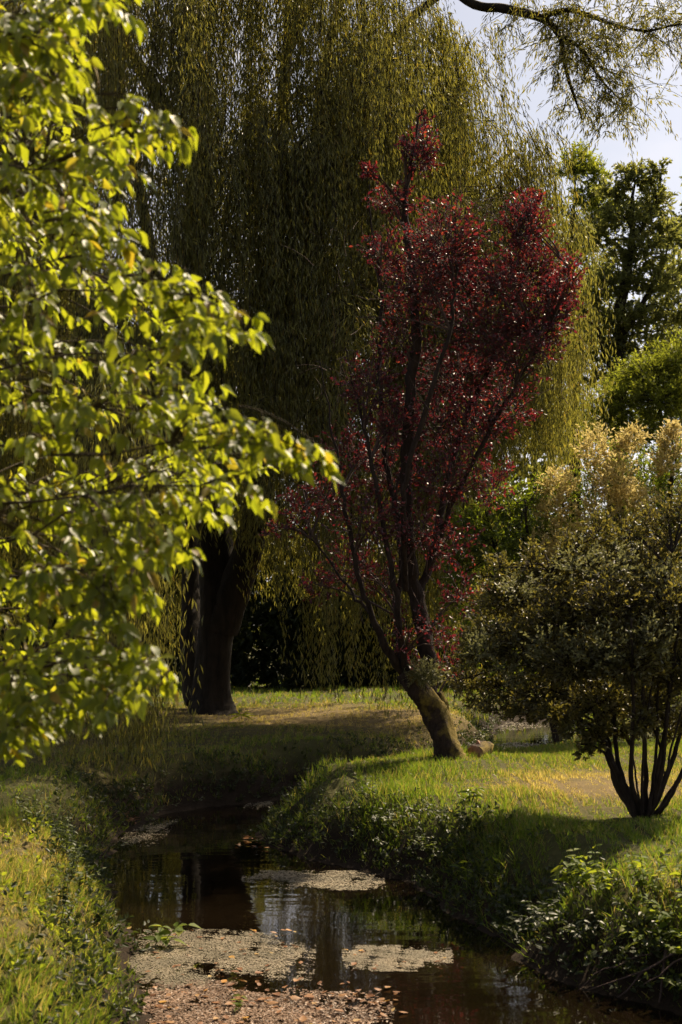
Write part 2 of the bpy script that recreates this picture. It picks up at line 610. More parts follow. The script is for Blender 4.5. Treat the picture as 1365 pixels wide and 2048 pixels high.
def dry_map(x, y):
    """how much of the lawn has turned to straw"""
    def blob(cx, cy, rx, ry, k):
        return k * np.exp(-(((x - cx) / rx) ** 2 + ((y - cy) / ry) ** 2))
    n = .5 + .25 * np.sin(1.9 * x + .9 * y) * np.sin(1.3 * y - .6 * x) + .2 * np.sin(4.1 * x + 1.7 * y + 1) * np.sin(3.3 * y - 2.1 * x)
    v = blob(2.6, 15.0, 1.0, 1.3, 1.0) + blob(5, 16, 2, 2.5, .6) + blob(.6, 25.5, 2.8, 3.4, .85) + blob(-2.2, 27, 3.5, 3, .75) + blob(-2.6, 10.8, .9, 1.5, .5) \
        + blob(-2.2, 8.0, .6, 2.0, .45) + blob(2.6, 9.6, .5, .5, .5) + blob(-4, 20, 2, 3, .5)
    return np.clip(.10 + v * (.45 + n), 0, .96)


def axis(lo, hi, step, far):
    a = np.arange(lo, hi + step, step)
    g = np.cumsum(step * 1.28 ** np.arange(1, 40))
    g = g[g < far]
    return np.concatenate([(lo - g)[::-1], a, hi + step + g])


ax_, ay_ = axis(-7, 9, .09, 420), axis(4.5, 38, .09, 420)
gx, gy = np.meshgrid(ax_, ay_, indexing='xy')
gd = stream_dist(gx, gy)
gz = ground_z(gx, gy, gd) + np.where((gd > .02) & (gd < 1), .012 * rng.normal(size=gx.shape), .006 * rng.normal(size=gx.shape)) * (np.abs(gx) < 12)
ny, nx = gx.shape
i, j = np.meshgrid(np.arange(ny - 1), np.arange(nx - 1), indexing='ij')
a = (i * nx + j).ravel()
mb = MB()
mb.add(np.stack([gx, gy, gz], -1), np.concatenate([np.stack([a, a + 1, a + nx + 1], 1), np.stack([a, a + nx + 1, a + nx], 1)]), dry_map(gx, gy).ravel())
g_obj = mb.build('ground', M['soil'])
tag(g_obj, 'grassy park lawn with dry straw patches and earthen stream banks', kind='structure')

# water sheet: a strip that reaches a little into the banks
mbw = MB()
xs, ys = np.meshgrid(np.linspace(-6, 31, 120), np.linspace(-8, 46, 160))
inner = stream_dist(xs, ys) < .55
v = np.stack([xs, ys, np.full(xs.shape, WATER_Z)], -1)
ii, jj = np.meshgrid(np.arange(159), np.arange(119), indexing='ij')
q = (ii * 120 + jj).ravel()
keep = (inner[:-1, :-1] | inner[1:, :-1] | inner[:-1, 1:] | inner[1:, 1:]).ravel()
q = q[keep]
mbw.add(v, np.concatenate([np.stack([q, q + 1, q + 121], 1), np.stack([q, q + 121, q + 120], 1)]))
w_obj = mbw.build('water', M['water'])
tag(w_obj, 'dark still brown stream winding between the lawns', kind='structure')


# ------------------------------------------------------------------ grass
def in_view(x, y, m):
    return (np.abs(x) < .245 * y + m) & (y > 4.8)


def scatter(n, x0, x1, y0, y1):
    return rng.uniform(x0, x1, n), rng.uniform(y0, y1, n)


def grass_patch(mb, n, box, L, W, dmin, margin, lean=.45, tuft=.0, dmax=99.):
    x, y = scatter(n, *box)
    ok = in_view(x, y, margin)
    x, y = x[ok], y[ok]
    if tuft:
        tx, ty = np.round(x / tuft) * tuft, np.round(y / tuft) * tuft
        x = x + (tx + tuft * .4 * np.sin(tx * 91 + ty * 57) - x) * .38
        y = y + (ty + tuft * .4 * np.sin(tx * 43 - ty * 77) - y) * .38
    d = stream_dist(x, y)
    ok = (d > dmin) & (d < dmax)
    x, y, d = x[ok], y[ok], d[ok]
    z = ground_z(x, y, d) - .015
    dr = dry_map(x, y)
    thin = rng.uniform(0, 1, len(x)) < 1 - .15 * dr
    x, y, z, d, dr = x[thin], y[thin], z[thin], d[thin], dr[thin]
    hl = .75 + .5 * np.sin(2.7 * x + 1.1 * y) * np.sin(2.1 * y - 1.4 * x)
    edge = 1 + .45 * np.exp(-((d - .6) / .45) ** 2)
    ln = L * rng.uniform(.45, 1.35, len(x)) * np.clip(hl, .45, 1.3) * edge * (1 - .45 * dr)
    U = np.stack([lean * rng.normal(size=len(x)), lean * rng.normal(size=len(x)), np.ones(len(x))], 1)
    N = rng.normal(size=(len(x), 3))
    N[:, 2] *= .2
    mb.leaves(np.stack([x, y, z], 1), U, N, ln, W * rng.uniform(.6, 1.3, len(x)), BLADE, dr)


mb = MB()
grass_patch(mb, 95000, (-3.4, -.9, 5.2, 13), .10, .006, .12, .25, tuft=.09)
grass_patch(mb, 20000, (-5.5, -1.6, 10, 19), .11, .010, .12, .4, tuft=.12)
grass_patch(mb, 120000, (.2, 6.0, 9.0, 20.5), .10, .008, .22, .5, tuft=.11)
grass_patch(mb, 12000, (-1.2, 2.2, 12, 20), .13, .010, .3, .5, .35, tuft=.2)
grass_patch(mb, 110000, (-8, 5.5, 18.5, 30), .085, .011, .4, .8, tuft=.16)
grass_patch(mb, 40000, (-10, 10, 29, 44), .14, .020, .2, 1.5, tuft=.3)
grass_patch(mb, 45000, (-2.9, 2.9, 5.5, 17), .13, .007, .02, .3, .9, dmax=.5)
g = mb.build('grass', M['grass'], smooth=True)
tag(g, 'short lawn grass, green with straw coloured patches', 'grass', kind='stuff')


# ------------------------------------------------------------------ willow
def limb_path(a, b, sag, k=14, wob=.12):
    a, b = np.asarray(a, float), np.asarray(b, float)
    p = bezier(a[None], b[None], np.asarray(sag, float)[None], k)[0]
    w = np.cumsum(rng.normal(size=(k, 3)), 0) * wob * np.linalg.norm(b - a) / k
    w -= np.linspace(0, 1, k)[:, None] * w[-1]
    return p + w


WC = np.array([-2.5, 27.6, 0])
root = thing('willow_tree', 'huge weeping willow with hanging leaf curtains and a thick dark forked trunk', 'tree', tuple(WC))
mb = MB(WC)
tr = catmull([P(425, 1445, 27.6), P(424, 1420, 27.6), P(425, 1385, 27.6), P(430, 1300, 27.6), P(440, 1210, 27.6), P(432, 1100, 27.7), P(405, 900, 27.8)], 7)
mb.tube(tr, [.66, .48, .36, .35, .38, .36, .30], 20, .025)
mb.build('trunk', M['bark_willow'], root)
limbs = []


def wlimb(pts, rad, sub=6, sides=10):
    p = catmull(pts, sub)
    m_ = MB(WC)
    m_.tube(p, rad, sides, .03)
    m_.build('limb', M['bark_willow'], root)
    limbs.append(p)


wlimb([P(445, 1260, 27.5), P(472, 1170, 27.3), P(505, 1070, 27.1), P(528, 900, 27), P(545, 650, 27), P(552, 420, 27.2), P(575, 100, 27.5), P(600, -150, 28)], [.33, .30, .27, .24, .20, .17, .12, .06])
wlimb([P(405, 900, 27.8), P(380, 650, 28), P(400, 330, 28.2), P(380, 0, 28.4), P(330, -260, 28.6)], [.33, .27, .22, .15, .07])
wlimb([P(400, 1405, 28.3), P(382, 1280, 28.9), P(385, 1150, 29.6), P(360, 900, 30.4), P(300, 500, 31), P(230, 100, 31)], [.30, .25, .23, .2, .15, .07])
wlimb([P(540, 720, 27), P(600, 560, 26.7), P(625, 400, 26.5), P(650, 130, 26.2), P(720, -120, 26)], [.17, .15, .13, .10, .05])
wlimb([P(552, 420, 27.2), P(680, 210, 28), P(820, 40, 28.5), P(930, -40, 29)], [.14, .12, .09, .04])
wlimb([P(400, 330, 28.2), P(270, 120, 26.5), P(140, -20, 25), P(20, -60, 24)], [.16, .12, .09, .04])
wlimb([P(528, 900, 27), P(680, 640, 27.5), P(880, 420, 28), P(1030, 300, 28.5)], [.16, .12, .08, .03])
wlimb([P(575, 100, 27.5), P(680, -110, 27), P(820, -100, 26.6), P(935, 2, 26.2), P(1010, 18, 26), P(1085, 38, 25.9), P(1120, 75, 25.8), P(1135, 150, 25.8), P(1165, 240, 25.7)],
      [.13, .12, .11, .085, .08, .07, .05, .035, .010])
wlimb([P(1080, 36, 25.9), P(1140, 20, 25.7), P(1215, 45, 25.5), P(1290, 62, 25.3), P(1370, 50, 25.2), P(1440, 90, 25)], [.05, .04, .03, .024, .016, .008])
wlimb([P(1110, 62, 25.8), P(1165, 100, 25.6), P(1195, 150, 25.5), P(1240, 200, 25.4)], [.04, .03, .02, .008])

strands = []     # every path 9 points
SK = 9


def strand(anchor, out, length):
    t = np.linspace(0, 1, SK)[:, None]
    o = nrm(np.asarray([out[0], out[1], 0.0]))
    sway = rng.normal(size=3) * np.array([.16, .16, 0])
    reach = rng.uniform(.25, .7)
    p = anchor + o * reach * (1 - np.exp(-3.2 * t)) + np.array([0, 0, .22]) * np.sin(np.minimum(t * 5, np.pi)) - np.array([0, 0, 1.0]) * length * t ** 1.12 \
        + sway * np.sin(t * rng.uniform(1.5, 3.5))
    strands.append(p)


def zmin(x, y):
    px = CX + FPX * x / y
    b = np.interp(px, [-400, 150, 230, 330, 345, 470, 500, 612, 640, 880, 940, 990, 1150, 1300], [1.2, .6, .2, .6, 3.4, 3.0, 2.6, 3.4, .7, .9, 3.5, 4.5, 5.0, 6.0])
    return b + rng.uniform(0, 1.3) * (1 if b < 2 else .8)


boughs = []
NB = 265
for q in range(NB):
    th = rng.uniform(0, 2 * np.pi)
    if q % 3:
        th = rng.uniform(np.pi * .98, np.pi * 2.12)      # more on the side towards the stream
    zz = rng.uniform(4.6, 13.6)
    rr = np.sqrt(max(.05, 1 - ((zz - 6) / 11) ** 2)) if zz > 6 else 1.0
    u = rng.uniform(.55, 1.0) ** .5
    hor = np.array([np.cos(th), np.sin(th), 0])
    e = WC + hor * np.array([7.0, 6.6, 0]) * rr * u + np.array([0, 0, zz])
    s = WC + hor * rng.uniform(.6, 2.2) + np.array([0, 0, np.clip(zz - rng.uniform(.5, 2.0), 3.5, 15)])
    pth = limb_path(s, e, (0, 0, rng.uniform(.6, 1.5)), 14, .10)
    boughs.append(pth)
    ns = int(rng.uniform(12, 24))
    far = np.sin(th) > .15
    if far:
        ns = int(ns * .85)
    ln0 = rng.uniform(2.4, 5.0)
    lat = np.cross(hor, [0, 0, 1])
    for w in range(ns):
        t = rng.uniform(.45, 1) * 13
        k0 = min(int(t), 12)
        a0 = pth[k0] * (1 - (t - k0)) + pth[k0 + 1] * (t - k0) + lat * rng.normal() * .26 + rng.normal(size=3) * .06
        ln = min(ln0 * rng.uniform(.6, 1.15), a0[2] - zmin(a0[0], a0[1]))
        if ln > .5:
            strand(a0, hor + lat * rng.normal() * .6, ln)


def curtain(px0, px1, Y, dy, ztop, zbot, n, out=(0, -1), rag=1.5):
    cx_, cz_, cy_ = 0, 0, 0
    for w_ in range(n):
        if w_ % 16 == 0:                      # strands hang in tassels from one twig
            cx_, cz_, cy_ = rng.uniform(px0, px1), ztop + rng.uniform(-1.0, .6), Y + rng.uniform(-dy, dy)
        y = cy_ + rng.normal() * .2
        x = (cx_ - CX) / FPX * y + rng.normal() * .24
        zt = cz_ + rng.normal() * .22
        strand(np.array([x, y, zt]), np.array([out[0] + rng.normal() * .7, out[1] + rng.normal() * .7]), zt - zbot - rng.uniform(0, rag) ** 2 * .8)


curtain(622, 672, 24.5, .6, 6.4, .45, 26)
curtain(680, 780, 25, .8, 6.2, .55, 26)
curtain(780, 905, 24.0, .9, 5.8, .15, 34)
curtain(905, 960, 24.5, .7, 5.6, 1.2, 12)
curtain(480, 520, 24.5, .4, 5.5, 2.0, 10)
curtain(545, 600, 26, .5, 6, 2.6, 10)
curtain(345, 440, 24.6, .5, 6.5, 3.0, 22)
curtain(235, 310, 17.6, .35, 4.8, -.02, 64, (0, -1), 1.0)
curtain(120, 240, 21.5, .9, 6.5, .2, 30)
curtain(960, 1120, 26.0, 1.3, 9.0, 4.6, 110, (.8, -.5))
curtain(1010, 1130, 27.5, 1.2, 7.4, 4.4, 60, (.8, .3))
curtain(1000, 1085, 26.0, 1.0, 10.4, 6.6, 80, (.8, -.3))
curtain(510, 640, 25.5, 1.0, 8.2, 4.4, 66)
curtain(420, 640, 29.5, 1.4, 11.5, 6.0, 88)
curtain(420, 600, 26.0, 1.0, 11.5, 7.5, 55)
curtain(820, 950, 26.5, 1.4, 12.8, 8.0, 80, (.8, -.3))
curtain(830, 990, 25.0, 1.2, 9.5, 5.5, 50, (.5, -.5))
curtain(430, 760, 24.0, 1.2, 13.5, 8.5, 110)
curtain(420, 700, 24.5, 1.4, 9.5, 5.0, 90)
curtain(150, 420, 23.0, 1.2, 12.5, 8.0, 90)
curtain(160, 420, 22.5, 1.2, 8.5, 4.5, 60)
curtain(590, 760, 30, 1.4, 12, 6.2, 96)
curtain(600, 740, 29, 1.0, 8.5, 4.5, 64)
curtain(545, 650, 31, 1.0, 7.0, 2.2, 64)
curtain(340, 420, 31.5, .8, 6.5, 1.0, 48)
paths = np.array(strands)
mb = MB(WC)
leng = np.linalg.norm(np.diff(paths, axis=1), axis=2).sum(1)
for lo, hi in ((0, 1.5), (1.5, 2.5), (2.5, 3.5), (3.5, 4.5), (4.5, 9)):
    sel = paths[(leng >= lo) & (leng < hi)]
    if len(sel):
        m_ = int((lo + hi) / 2 / .033) if hi < 9 else 160
        sprig_leaves(mb, sel, m_, .135, .17, KITE, .55, .25, .4, .6, .02, (.2, -.6, .6), off=.065)
# unseen willow foliage above the right-hand limb, added to shade the left lawn
shade_sprays = []
for q in range(26):
    c0 = np.array([rng.uniform(2.2, 6.2), rng.uniform(23.5, 27), rng.uniform(14.4, 17.2)])
    for w in range(11):
        a0 = c0 + rng.normal(size=3) * np.array([.5, .5, .25])
        e = a0 + np.array([rng.normal() * .4, rng.normal() * .4, rng.uniform(-1.0, .2)])
        e[2] = max(e[2], 13.9)
        shade_sprays.append(bezier(a0[None], e[None], np.array([[0, 0, .2]]), 6)[0])
sprig_leaves(mb, np.array(shade_sprays), 34, .15, .2, KITE, .6, .3, .45, .6, .05, off=.08)
# leafy sprays on the limb that reaches over the stream
over = []
for lp, t0 in ((limbs[7], .52), (limbs[8], .0), (limbs[9], .1)):
    n_ = int(85 * (1 - t0))
    for _ in range(n_):
        t = rng.uniform(t0, 1) * (len(lp) - 1)
        a0 = lp[min(int(t), len(lp) - 1)]
        e = a0 + np.array([rng.normal() * .55, rng.normal() * .45, rng.uniform(-1.1, .35)])
        over.append(bezier(a0[None], e[None], np.array([[0, 0, .22]]), 6)[0])
for cpx, cpy, rp, n_ in ((1180, 60, 70, 26), (1290, 25, 90, 44), (1190, 190, 60, 34), (1255, 215, 40, 20), (1330, 20, 60, 30), (1240, 110, 45, 16), (1010, 20, 40, 12), (1130, 0, 60, 22), (1110, 140, 30, 8)):
    c0 = P(cpx, cpy, 25.6)
    r = rp / FPX * 25.6
    for _ in range(n_):
        a0 = c0 + rng.normal(size=3) * r * .55
        e = a0 + np.array([rng.normal() * .3, rng.normal() * .3, rng.uniform(-.75, .1)])
        over.append(bezier(a0[None], e[None], np.array([[0, 0, .1]]), 6)[0])
over = np.array(over)
sprig_leaves(mb, over, 22, .13, .18, KITE, .6, .3, .5, .6, .1, off=.05)
print('willow leaves tris', sum(len(f) for f in mb.f), 'strands', len(paths))
crown = mb.build('crown', M['willow'], root, smooth=False)
tag(crown, 'long narrow drooping willow leaves in hanging curtains', kind='stuff')
mb = MB(WC)
mb.twigs(paths[:, ::2], .006, .002)
mb.twigs(over, .008, .003)
mb.twigs(np.array(boughs), .018, .006, 4)
mb.build('twigs', M['bark_willow'], root)


# ------------------------------------------------------------------ red plum
PB = P(897, 1525, 17.6)
PB[2] = float(ground_z(PB[0], PB[1])) - .06
root = thing('plum_tree', 'slender purple-red leaved plum tree with a leaning mossy trunk by the bend', 'tree', tuple(PB))
D = 17.6
mb = MB(PB)
tr = catmull([PB + np.array([.03, 0, -.05]), P(897, 1512, D), P(888, 1475, D), P(872, 1430, D), P(852, 1398, D - .05), P(826, 1368, D - .1), P(805, 1345, D - .1)], 8)
mb.tube(tr, [.30, .18, .158, .165, .15, .12, .085], 22, .035)
mb.build('trunk', M['bark_plum'], root)
mb = MB(PB)
mb.tube(catmull([P(880, 1450, D + .02), P(884, 1420, D + .02), P(880, 1395, D), P(877, 1384, D)], 5), [.10, .085, .07, .055], 12, .05)
tag(mb.build('branch_stub', M['bark_plum'], root), 'short sawn-off stub beside the fork')
stems = []


def pstem(pts, rad):
    p = catmull(pts, 6)
    p[2:-1] += rng.normal(size=(len(p) - 3, 3)) * .012
    m_ = MB(PB)
    m_.tube(p, [q * .82 for q in rad], 9, .03)
    m_.build('stem', M['bark_stem'], root)
    stems.append(p)


pstem([P(868, 1425, D), P(858, 1370, D + .05), P(852, 1290, D + .1), P(832, 1190, D + .1), P(818, 1100, D), P(814, 950, D), P(818, 830, D - .1), P(832, 680, D - .1), P(822, 520, D), P(812, 400, D), P(838, 250, D), P(850, 210, D)],
      [.12, .125, .12, .115, .11, .095, .085, .075, .06, .04, .02, .006])
pstem([P(808, 1348, D - .1), P(770, 1290, D - .3), P(738, 1220, D - .4), P(712, 1130, D - .5), P(690, 1000, D - .6), P(672, 900, D - .6), P(640, 720, D - .5)], [.075, .055, .045, .036, .028, .02, .008])
pstem([P(815, 1355, D - .1), P(800, 1260, D - .4), P(790, 1170, D - .5), P(765, 1040, D - .5), P(742, 920, D - .5), P(715, 800, D - .4), P(690, 690, D - .4)], [.06, .05, .045, .036, .028, .018, .007])
pstem([P(835, 1200, D + .1), P(866, 1110, D + .3), P(890, 990, D + .5), P(930, 850, D + .6), P(985, 720, D + .6), P(1035, 600, D + .6), P(1055, 480, D + .5), P(1060, 390, D + .5)], [.075, .06, .052, .045, .038, .030, .02, .007])
pstem([P(818, 1110, D), P(790, 1000, D + .4), P(770, 880, D + .6), P(760, 740, D + .6), P(765, 600, D + .5), P(745, 480, D + .5), P(738, 340, D + .5)], [.06, .05, .04, .034, .026, .016, .006])
pstem([P(812, 1180, D - .1), P(808, 1080, D - .5), P(812, 960, D - .7), P(850, 820, D - .8), P(900, 660, D - .8), P(912, 520, D - .7), P(905, 390, D - .6)], [.05, .045, .04, .034, .028, .018, .006])
pstem([P(866, 1110, D + .3), P(900, 1020, D), P(960, 900, D - .2), P(1040, 760, D - .3), P(1110, 640, D - .3), P(1140, 540, D - .3)], [.045, .036, .03, .022, .014, .005])
pstem([P(800, 1340, D), P(796, 1250, D + .3), P(802, 1130, D + .5), P(790, 1000, D + .8)], [.05, .045, .04, .03])
pstem([P(740, 1225, D - .4), P(700, 1180, D - .3), P(640, 1100, D - .2), P(580, 1030, D - .1)], [.03, .022, .014, .005])
plist = [(892, 480, 95, 80, 150), (905, 560, 110, 70, 150), (835, 560, 75, 60, 80), (1050, 450, 50, 70, 90), (1060, 540, 95, 70, 140), (840, 300, 42, 50, 60), (850, 235, 18, 24, 10), (738, 340, 20, 14, 14), (790, 400, 60, 40, 44),
         (770, 500, 60, 50, 46), (960, 650, 120, 60, 120), (1080, 640, 80, 60, 100), (1035, 700, 90, 50, 70), (920, 740, 120, 70, 120), (1020, 800, 70, 60, 50), (800, 660, 60, 70, 60), (750, 760, 70, 60, 50),
         (870, 830, 90, 70, 90), (700, 900, 60, 60, 56), (660, 980, 60, 60, 60), (780, 930, 80, 70, 90), (890, 940, 80, 70, 90), (985, 960, 40, 60, 44), (600, 1020, 60, 40, 34), (740, 1030, 80, 60, 60), (840, 1050, 70, 70, 60),
         (900, 1080, 60, 60, 40), (700, 1130, 70, 50, 50), (640, 1170, 40, 40, 20), (760, 1160, 60, 60, 36), (930, 1180, 50, 50, 34), (810, 1250, 50, 60, 26), (880, 1260, 50, 50, 26), (900, 1320, 40, 40, 20), (840, 1330, 50, 30, 16),
         (955, 850, 70, 60, 60), (1110, 590, 50, 60, 50), (1060, 400, 24, 30, 26), (560, 1060, 40, 30, 12), (1140, 545, 30, 40, 30), (1125, 600, 36, 36, 30), (1000, 560, 50, 50, 30), (790, 830, 60, 60, 50)]
tw, cl = [], []
allst = np.vstack(stems)
for cx_, cy_, rx_, ry_, n_ in plist:
    c = P(cx_, cy_, D + rng.uniform(-.7, .7))
    r = np.array([rx_, 75, ry_]) / FPX * D
    r[1] = min(max(r[0], r[2]), .55)
    pp = clump_paths(c, r * 1.15, int(n_ * (1.5 if cy_ < 900 else 1.1)), 4, .2, .35, .25)
    cl.append(pp)
    near = allst[np.argmin(((allst - c + np.array([0, 0, .5])) ** 2).sum(1))]
    for _ in range(3):
        e = c + rng.normal(size=3) * r * .4
        tw.append(bezier(near[None], e[None], np.array([[0, 0, .12]]), 4)[0])
cl = np.concatenate(cl)
mb = MB(PB)
sprig_leaves(mb, cl, 8, .052, .56, OVAL, 1.0, .55, .15, .6, .15, (.1, -.25, .9))
print('plum leaves', mb.n)
tag(mb.build('crown', M['plum'], root, smooth=False), 'small glossy dark red leaves in uneven clumps', kind='stuff')
mb = MB(PB)
mb.twigs(cl, .006, .002)
mb.twigs(np.array(tw), .016, .006, 4)
# bare twig tangles between the clumps
bare = []
for cx_, cy_, rp, n_ in ((985, 430, 60, 30), (960, 560, 120, 60), (1000, 720, 130, 40), (720, 800, 80, 40), (740, 1000, 80, 40), (840, 620, 100, 36), (700, 1100, 60, 26), (880, 900, 100, 40), (800, 1150, 60, 30), (690, 520, 50, 12)):
    c = P(cx_, cy_, D)
    a0 = c + rng.normal(size=(n_, 3)) * rp / FPX * D * .7
    e = a0 + rng.normal(size=(n_, 3)) * np.array([.22, .2, .22]) + np.array([0, 0, .18])
    bare.append(bezier(a0, e, rng.normal(size=(n_, 3)) * .08, 4))
mb.twigs(np.concatenate(bare), .005, .0025)
mb.build('twigs', M['twig'], root)
mb = MB(PB)
cc = P(850, 1345, D - .25)
pp = clump_paths(cc, np.array([.30, .22, .20]), 130, 4, .1, .2, .2)
sprig_leaves(mb, pp, 12, .05, .3, KITE, .8, .5, 0, .6, .1)
tag(mb.build('side_shoots', M['pale'], root, smooth=False), 'pale grey-green tuft of young shoots at the fork', kind='stuff')

# cut log beside the plum
LB = P(958, 1522, 17.9)
LB[2] = float(ground_z(LB[0], LB[1]))
log = thing('cut_log', 'short sawn log lying in the grass beside the leaning plum trunk', 'log', tuple(LB))
m_wood, nt, out = newmat('sawn_wood')
p_ = nt.nodes.new('ShaderNodeBsdfPrincipled')
nt.links.new(ramp(nt, noise(nt, 22, 5), [(.3, (.16, .075, .04)), (.7, (.34, .19, .11))]), p_.inputs['Base Color'])
p_.inputs['Roughness'].default_value = .85
nt.links.new(p_.outputs[0], out.inputs['Surface'])
mb = MB(LB)
ax0, ax1 = LB + np.array([-.06, -.12, .06]), LB + np.array([.10, .22, .10])
mb.tube(np.linspace(ax0, ax1, 6), [.105, .115, .11, .105], 12, .05)
mb.build('bark', M['bark_plum'], log)
mb = MB(LB)
mb.tube(np.linspace(ax0 + (ax0 - ax1) * .02, ax0 + (ax1 - ax0) * .06, 2)[::-1], [.096, .096], 12, .03)
mb.build('cut_face', m_wood, log)
mb = MB(LB)
e_ = [LB + np.array(q) for q in ((-.10, -.06, .02), (.13, -.03, .0), (.14, .18, .0), (-.10, .18, .02), (-.02, -.02, .22), (.02, .15, .20))]
mb.add(e_, [[0, 1, 4], [1, 2, 5], [1, 5, 4], [2, 3, 5], [3, 0, 4], [3, 4, 5]])
mb.build('split_wedge', m_wood, log, smooth=False)


# ------------------------------------------------------------------ shrubs and far trees
def plant(name, label, cat, base, clumps, leaf, L, Wr, tm, mat, stems_, barkm, per=8, group=None, tdepth=None, extra=None, up=.5, droop=.1, twig_r=.004, nbias=(.1, -.25, .9)):
    """clumps: (px, py, rx, ry, n, depth offset); stems_: pixel polylines with radii"""
    base = np.asarray(base, float)
    r0 = thing(name, label, cat, tuple(base), group)
    sp = []
    for pts, rad in stems_:
        pth = catmull(pts, 6)
        pth[2:-1] += rng.normal(size=(len(pth) - 3, 3)) * rad[0] * .15
        m_ = MB(base)
        m_.tube(pth, rad, 8, .04)
        m_.build('trunk' if cat == 'tree' and not sp else ('stem' if cat != 'tree' else 'limb'), barkm, r0)
        sp.append(pth)
    sp_all = np.vstack(sp)
    paths, conn = [], []
    for c in clumps:
        px, py, rx, ry, n, dy = c
        Yc = base[1] + dy
        c3 = P(px, py, Yc)
        r = np.array([rx, (tdepth or (rx + ry) / 2), ry]) / FPX * Yc
        paths.append(clump_paths(c3, r, n, 4, .2, .3, .22))
        near = sp_all[np.argmin(((sp_all - c3 + np.array([0, 0, .15 * r[2] + .2])) ** 2).sum(1))]
        for _ in range(2):
            conn.append(bezier(near[None], (c3 + rng.normal(size=3) * r * .3)[None], np.array([[0, 0, .1]]), 4)[0])
    paths = np.concatenate(paths)
    mb = MB(base)
    sprig_leaves(mb, paths, per, L, Wr, tm, 1.0, up, droop, .6, .12, nbias)
    cr_ = mb.build('crown', mat, r0, smooth=False)
    tag(cr_, leaf, kind='stuff')
    mb = MB(base)
    mb.twigs(paths, twig_r, twig_r * .4)
    mb.twigs(np.array(conn), twig_r * 4, twig_r * 1.5, 4)
    mb.build('twigs', barkm, r0)
    if extra:
        ep = []
        for px, py, rx, ry, n, dy in extra[0]:
            Yc = base[1] + dy
            r = np.array([rx, (rx + ry) / 2, ry]) / FPX * Yc
            ep.append(clump_paths(P(px, py, Yc), r, int(n * 1.8), 4, .2, .4, .2))
        ep = np.concatenate(ep)
        mb = MB(base)
        sprig_leaves(mb, ep, extra[3], extra[2], Wr, tm, .9, .4, 0, .7, .1)
        tag(mb.build('pale_shoots', extra[1], r0, smooth=False), extra[4], kind='stuff')
    return r0


def onground(px, py, Y):
    b = P(px, py, Y)
    b[2] = float(ground_z(b[0], b[1])) - .04
    return b


# near dark glossy shrub on the right bank
sb = onground(1292, 1630, 12.7)
Y = 12.7
st = []
for tip, r in (((1200, 1465), .055), ((1150, 1330), .03), ((1235, 1440), .032), ((1262, 1430), .028), ((1285, 1400), .03), ((1318, 1420), .026), ((1345, 1400), .028), ((1385, 1430), .03), ((1420, 1450), .03), ((1330, 1330), .02), ((1225, 1480), .018), ((1300, 1450), .016), ((1250, 1500), .014), ((1365, 1470), .018), ((1395, 1510), .02), ((1340, 1490), .013)):
    dy = rng.uniform(-.5, .5)
    s0 = sb + np.array([(tip[0] - 1292) / 3200 + rng.normal() * .03, rng.uniform(-.12, .12), 0])
    t1 = P(*tip, Y + dy)
    mid = s0 * .5 + t1 * .5 + np.array([(t1 - s0)[0] * rng.uniform(-.15, .2) + rng.normal() * .03, rng.normal() * .05, rng.uniform(-.1, .02)])
    t2 = t1 + (t1 - mid) * np.array([.9, 1, 1.0]) + np.array([0, 0, .25])
    r *= .95
    t1 = t1 + rng.normal(size=3) * np.array([.06, .1, .04])
    st.append(([s0, mid, t1, t2], [r, r * .8, r * .6, r * .3]))
ec = [(1290, 1140, 100, 70, 230, .2), (1190, 1130, 80, 60, 170, .3), (1100, 1160, 80, 50, 160, .5), (1340, 1210, 100, 90, 300, -.3), (1230, 1210, 100, 80, 300, -.3), (1120, 1230, 90, 70, 260, 0), (1010, 1190, 80, 60, 200, .6),
      (1040, 1290, 80, 60, 220, .2), (960, 1290, 60, 60, 140, .5), (1150, 1320, 90, 60, 230, -.3), (1260, 1310, 90, 70, 260, -.5), (1360, 1330, 80, 80, 240, -.2), (1200, 1400, 80, 50, 170, -.2), (1090, 1380, 80, 40, 120, .2),
      (1300, 1400, 80, 50, 170, .3), (1010, 1370, 70, 40, 90, .6), (1195, 1470, 35, 40, 60, -.1), (1170, 1500, 20, 24, 22, -.1), (1400, 1240, 80, 100, 200, .2), (1430, 1120, 80, 100, 160, .3), (1120, 1430, 50, 28, 40, .3), (1320, 1050, 60, 70, 90, .3), (1250, 1070, 50, 60, 70, .2), (1195, 1060, 40, 60, 60, .4), (1140, 1100, 40, 50, 60, .4), (1065, 1120, 40, 60, 60, .6), (1375, 1020, 50, 90, 90, .3), (1000, 1130, 40, 50, 50, .7), (1100, 1425, 50, 30, 60, -.1), (1150, 1450, 45, 34, 70, -.2), (1050, 1425, 50, 24, 50, .2), (1000, 1415, 50, 22, 40, .4), (1235, 1450, 50, 36, 80, .4), (1330, 1445, 60, 40, 100, .5), (1390, 1440, 50, 50, 100, 0), (1280, 1440, 40, 40, 60, -.4), (930, 1360, 50, 40, 60, .8), (980, 1250, 60, 50, 90, .9), (960, 1400, 50, 26, 36, .7), (1050, 1410, 60, 30, 50, .5),
      (1290, 1150, 110, 90, 220, 1.0), (1180, 1180, 100, 90, 220, 1.1), (1080, 1250, 90, 80, 160, 1.1), (1240, 1290, 110, 80, 200, .9), (1380, 1200, 100, 110, 200, .9), (1160, 1370, 90, 50, 120, .8)]
